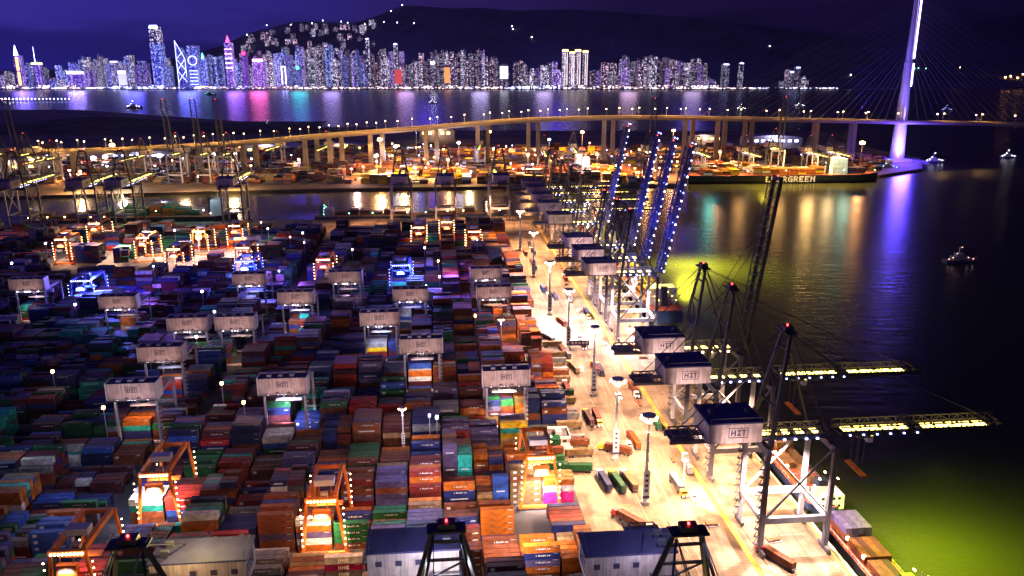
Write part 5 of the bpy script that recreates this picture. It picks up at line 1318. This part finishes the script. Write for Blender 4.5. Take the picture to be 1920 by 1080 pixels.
for px, ytop, wpx, st, lab in [(358, 86, 18, 'blue', 'broad tower with glowing blue ring pattern right of the angular tower'), (213, 115, 16, 'pale', 'pale lit block left of the tallest skyscraper'), (140, 134, 28, 'violet', 'wide low block with a bright white top band at left'),
        (228, 133, 14, 'pale', 'short bright white block near the shore at left'), (66, 118, 12, 'violet', 'tower with a tall thin lit mast at left'), (30, 104, 12, 'violet', 'gold banded tower with pointed white spire at far left'),
        (426, 80, 13, 'violet', 'tower with red and pink tapering top'), (838, 124, 12, 'dim', 'orange lit tower left of the white screen'), (746, 122, 16, 'pinkish', 'red lit tower below a tall slim one'), (945, 122, 18, 'dim', 'dark tower carrying a white glowing screen'),
        (1060, 94, 10, 'pale', 'yellow topped tower, first of four in line'), (1073, 98, 9, 'pale', 'yellow topped tower, second of four in line'), (1084, 94, 10, 'pale', 'yellow topped tower, third of four in line'), (1098, 96, 9, 'pale', 'yellow topped tower, fourth of four in line'),
        (688, 72, 6, 'pale', 'slim lit tower standing above its neighbours at the hill foot'), (741, 82, 7, 'pale', 'second slim tall tower right of the hill foot'), (531, 125, 8, 'pale', 'slender tower with white outline in the dense middle'), (1362, 120, 12, 'pale', 'lit tower pair, left half, at the right shore'), (1391, 118, 8, 'pale', 'lit tower pair, right half, at the right shore'),
        (1497, 126, 9, 'pale', 'isolated lit tower near the right end of the shore'), (1485, 134, 8, 'pale', 'lower tower beside the isolated one at the right end'), (380, 110, 9, 'blue', 'tower with a cyan point top'), (456, 97, 10, 'violet', 'tower with a red round sign'), (483, 114, 20, 'violet', 'block carrying a pink rooftop sign'), (558, 128, 10, 'blue', 'tower with a cyan rooftop lamp'), (811, 118, 9, 'pale', 'tower with a bright white rooftop lamp')]:
    r_, W, H = landmark(px, ytop, wpx, st, lab)
    mb = MB(); mb.box(-W/2, W/2, 0, W*.8, 0, H, WM[st]); mb.box(-W*.3, W*.3, W*.1, W*.6, H, H+8, CONC); mb.build('shaft', r_)
    mb = MB(); nm = 'facade_glow'
    if px == 358:
        for k in range(16):
            a = k*math.pi/8; b = a+math.pi/8; R1 = W*.42; mb.bar((R1*math.cos(a), -2, H*.66+R1*math.sin(a)), (R1*math.cos(b), -2, H*.66+R1*math.sin(b)), 3, emis('lamp_outline', (.5, .55, 1), 5))
        for k in range(5): mb.bar((-W*.4, -2, H*(.1+.08*k)), (W*.4, -2, H*(.1+.08*k)), 2, L_BLUE)
    elif px in (140,): mb.box(-W/2, W/2, -3, -.1, H-14, H, L_WHT)
    elif px == 228: mb.box(-W/2, W/2, -3, -.1, H*.2, H*.9, emis('glow_wall', (.6, .62, 1), 1.2)); mb.box(-W/2, W/2, -3.2, -3.05, H*.85, H, L_BLW)  # wall panel glows in place of light falling on it
    elif px == 66: mb.bar((0, 0, H), (0, 0, H+110), 3, L_BLW, 1); mb.box(-W*.6, W, -3, -.1, H-10, H, L_YEL)
    elif px == 30:
        mb.bar((0, -1, H), (0, -1, H+70), 22, L_BLW, 1, 4); mb.box(-9, 9, -3, -.1, H*.1, H*.5, emis('lamp_gold', (1, .5, .15), 3)); mb.box(-9, 9, -3, -.1, H*.55, H*.95, emis('lamp_gold', (1, .5, .15), 3))
    elif px == 426:
        mb.bar((0, 10, H), (0, 10, H+50), 26, emis('lamp_rose', (1, .1, .3), 3.5), 1, 4)
        for k in range(5): mb.box(-W*.46, W*.46, -2, -.1, H*(.45+.1*k), H*(.45+.1*k)+5, L_PINK if k > 2 else L_BLW)
    elif px == 838: mb.box(-W*.4, W*.4, -2, -.1, H*.25, H*.95, emis('glow_orange_wall', (1, .4, .1), 1.0))  # emissive panel stands in for orange light on the wall
    elif px == 746: mb.box(-W*.4, W*.4, -2, -.1, H*.2, H*.8, emis('glow_red_wall', (1, .12, .1), .5))  # emissive panel stands in for red light on the wall
    elif px == 945: mb.box(-W*.38, W*.38, -3, -.1, H*.42, H*.95, emis('screen_white', (.85, .85, 1), 2.2)); nm = 'screen'
    elif px in (1060, 1073, 1084, 1098):
        mb.box(-W*.5, W*.5, -2, -.1, H-9, H+3, L_YEL)
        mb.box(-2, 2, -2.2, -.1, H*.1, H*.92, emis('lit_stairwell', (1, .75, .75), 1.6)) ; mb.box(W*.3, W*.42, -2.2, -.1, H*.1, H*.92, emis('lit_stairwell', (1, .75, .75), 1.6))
    elif px == 531:
        for a, b in (((-W*.4, H*.2), (-W*.4, H)), ((-W*.4, H), (W*.4, H)), ((W*.4, H), (W*.4, H*.2))): mb.bar((a[0], -2, a[1]), (b[0], -2, b[1]), 4, L_BLW)
    elif px == 380: mb.bar((0, 0, H), (0, 0, H+40), 14, L_CYAN, 1)
    elif px == 456: mb.box(-12, 12, -2, -.1, H-22, H, emis('lamp_sign_red', (1, .04, .12), 5))
    elif px == 483: mb.box(-W*.45, W*.45, -3, -.1, H-5, H+12, emis('lamp_sign_pink', (1, .3, .75), 7))
    elif px == 558: mb.box(-10, 10, -3, -.1, H-6, H+12, emis('lamp_sign_cyan', (.05, .65, .8), 6))
    elif px == 811: mb.box(-14, 14, -3, -.1, H-6, H+10, L_WHT)
    else: mb.box(-W*.4, W*.4, -2, -.1, H-5, H, L_BLW)
    mb.build(nm, r_)
    SPEC_B.append((px, lab))
# shore-front low buildings, brightly lit
x = 0; n_sh = 0; podo = []
while x < 1568:
    if 1335 < x < 1350 or 1440 < x < 1466: x += 6; continue
    wpx = random.uniform(13, 26); Y = SHY+random.uniform(8, 40); p0 = PY(x, 165, Y); W = wpx*Y/FPX
    hh = random.choice([9, 12, 14, 18, 24]) if x < 1340 else 9
    st = 'podiumb' if (x < 460 or 880 < x < 1040 or x > 1410) and random.random() < .75 else 'podium'
    mb = MB(); mb.box(-W/2, W/2, 0, 30, 0, hh, WM[st], CONC); mb.box(-W*.3, W*.1, 6, 24, hh, hh+5, CONC)
    o = mb.build('waterfront_building', None, (p0.x, Y, 4.5)); n_sh += 1; podo.append(o)
    tag(o, '%s lit low waterfront building, %s from the left along the far shore' % ('blue white' if st == 'podiumb' else 'warm', ordw(n_sh)), 'waterfront building', 'low buildings on the far shore')
    x += wpx*1.02
print('podiums', n_sh)
# labels for the anonymous towers: counted from the nearest landmark on their left
LM = [(0, 'the left edge of the skyline'), (66, 'the tower with the thin mast'), (140, 'the block with the white top band'), (213, 'the pale block'), (286, 'the tallest skyscraper'), (335, 'the angular outlined tower'), (426, 'the red topped tower'), (483, 'the pink sign'), (558, 'the cyan lamp'), (621, 'the hill foot'), (688, 'the first slim tower'), (746, 'the red lit tower'), (811, 'the white rooftop lamp'), (838, 'the orange lit tower'), (945, 'the white screen'), (1098, 'the yellow topped four'), (1200, 'the notch right of the yellow four'), (1391, 'the right shore pair'), (1497, 'the isolated tower')]
cntr = {}
for px, o, st, H in sorted(BL, key=lambda t: t[0]):
    lm = [l for l in LM if l[0] <= px][-1]; hs = o.name.startswith('hillside'); k = (lm[1], hs); cntr[k] = cntr.get(k, 0)+1
    tag(o, '%s windowed %s, %s right of %s' % ({'pale': 'pale', 'dim': 'dim', 'blue': 'blue', 'violet': 'violet', 'pinkish': 'pinkish'}[st], 'hillside block' if hs else 'tower', ordw(cntr[k]), lm[1]), 'tower block', 'towers on the hillside' if hs else 'towers of the far skyline')
# lamps on the mountain and along the shore
def lamp_post(px, py, Y, m, label, size, group, floor=None):
    p = PY(px, py, Y); fl = floor if floor is not None else p.z-10
    root = empty('hill_lamp', (p.x, Y, fl)); mb = MB(); mb.bar((0, 0, 0), (0, 0, p.z-fl), 1.0, STEELG); mb.build('post', root)
    mb = MB(); mb.bar((0, 0, p.z-fl), (0, 0, p.z-fl+size), size, m, None, 6); mb.build('lamp_head', root); tag(root, label, 'lamp', group)
k = 0
for px, py in [(733, 21), (754, 10), (652, 43), (684, 46), (700, 43), (720, 42), (745, 43), (776, 44), (960, 50), (962, 55), (997, 70), (1443, 87), (463, 66), (500, 48), (545, 47), (585, 44), (605, 39), (640, 41), (1800, 127), (1722, 128), (1736, 129), (1715, 129), (1885, 146), (1895, 144), (1908, 147), (1918, 140), (1595, 141)]:
    k += 1; Yq = SHY+400
    for Yt in range(int(YH0)+10, int(YH1), 30):
        Yq = Yt
        if hill_z(px, Yt)+6 >= PY(px, py, Yt).z: break
    lamp_post(px, py, Yq-8, L_WHT if px < 1700 else (L_GRN if px < 1760 else L_SOD), 'lone light on the dark mountain, %s of those counted from the listing left' % ordw(k) if False else 'single light on the dark mountainside, number %s in its scatter' % ordw(k), 9 if px > 1850 else 6, 'scattered lights on the mountain', hill_z(px, Yq-8)-4)
for k, px in enumerate(range(4, 132, 7)):
    q = P(px, 190, 0); root = empty('breakwater_lamp', (q.x, q.y, 0)); mb = MB(); mb.bar((0, 0, -1), (0, 0, 9), 1.2, STEELG); mb.build('post', root)
    mb = MB(); mb.bar((0, 0, 9), (0, 0, 14), 4, L_WHT if px < 60 else L_BLW, None, 6); mb.build('lamp_head', root)
    tag(root, 'lamp on the breakwater at left, %s from the picture edge' % ordw(k+1), 'lamp', 'lamps on the breakwater')
q0 = P(-60, 191.5, 0); q1 = P(134, 189.5, 0); prism('breakwater', [q0, q1, q1+Vector((0, 18, 0)), q0+Vector((0, 18, 0))], -2, 2.2, CONC)
# light of the city itself: floodlit facades, signs
for px, Y0, pw, c in [(40, -160, 9e7, (.16, .10, 1)), (140, -160, 8e7, (.22, .12, 1)), (250, -160, 8e7, (.10, .10, 1)), (350, -160, 9e7, (.10, .12, 1)), (440, -160, 6e7, (.3, .1, 1)), (483, -120, 5e7, (1, .12, .5)), (560, -100, 3e7, (.05, .6, .7)),
                      (620, -160, 3e7, (.5, .35, 1)), (760, -160, 3e7, (.7, .4, .9)), (900, -160, 3e7, (.6, .5, 1)), (1020, -160, 2.5e7, (.7, .5, 1)), (1180, -160, 2.5e7, (.8, .5, .8)), (1300, -160, 2e7, (.7, .5, .9))]:
    q = PY(px, 150, SHY+Y0); light('POINT', (q.x, q.y, 120), pw*.026, c, 60)
for px, pw, c in [(560, 2.5e7, (.12, .08, 1)), (800, 4e7, (.10, .06, 1)), (1050, 3e7, (.10, .05, 1)), (1300, 2e7, (.08, .05, 1))]:  # added blue lamps high above the slopes, brighten the mountains
    q = PY(px, 150, YH0+100); light('POINT', (q.x, q.y, 900), pw*.16, c, 60)
# floods thrown on the turbid green water beside the quay
for (px, py, pw, c, an) in [(1800, 1060, .9e6, (.75, .95, .02), 150), (1315, 500, 3.0e6, (1, .92, .02), 140), (1450, 354, .6e6, (1, .75, .05), 150), (880, 392, .10e6, (.8, 1, .1), 140), (280, 388, .12e6, (.8, 1, .1), 140)]:
    q = P(px, py, 0)
    light('SPOT', (q.x-12, q.y+6, 38), pw, c, 2, q, an, 1.0)
# ------------------------------------------------------------------ haze
def build_haze(dens):
    mb = MB(); mb.box(-7500, 5200, -420, 9600, -5, 1650, mat('x_tmp', (1, 1, 1)))
    m = bpy.data.materials.new('haze_air'); m.use_nodes = True; t = m.node_tree; t.nodes.clear()
    o_ = t.nodes.new('ShaderNodeOutputMaterial'); pv = t.nodes.new('ShaderNodeVolumePrincipled')
    pv.inputs['Color'].default_value = (.8, .8, .9, 1); pv.inputs['Density'].default_value = dens; pv.inputs['Anisotropy'].default_value = .35
    t.links.new(pv.outputs[0], o_.inputs['Volume'])
    o = mb.build('haze'); o.data.materials.clear(); o.data.materials.append(m); o.data.polygons.foreach_set('material_index', [0]*len(o.data.polygons)); tag(o, 'thin city haze over the harbour', None, None, 'stuff')
build_haze(1.3e-5)
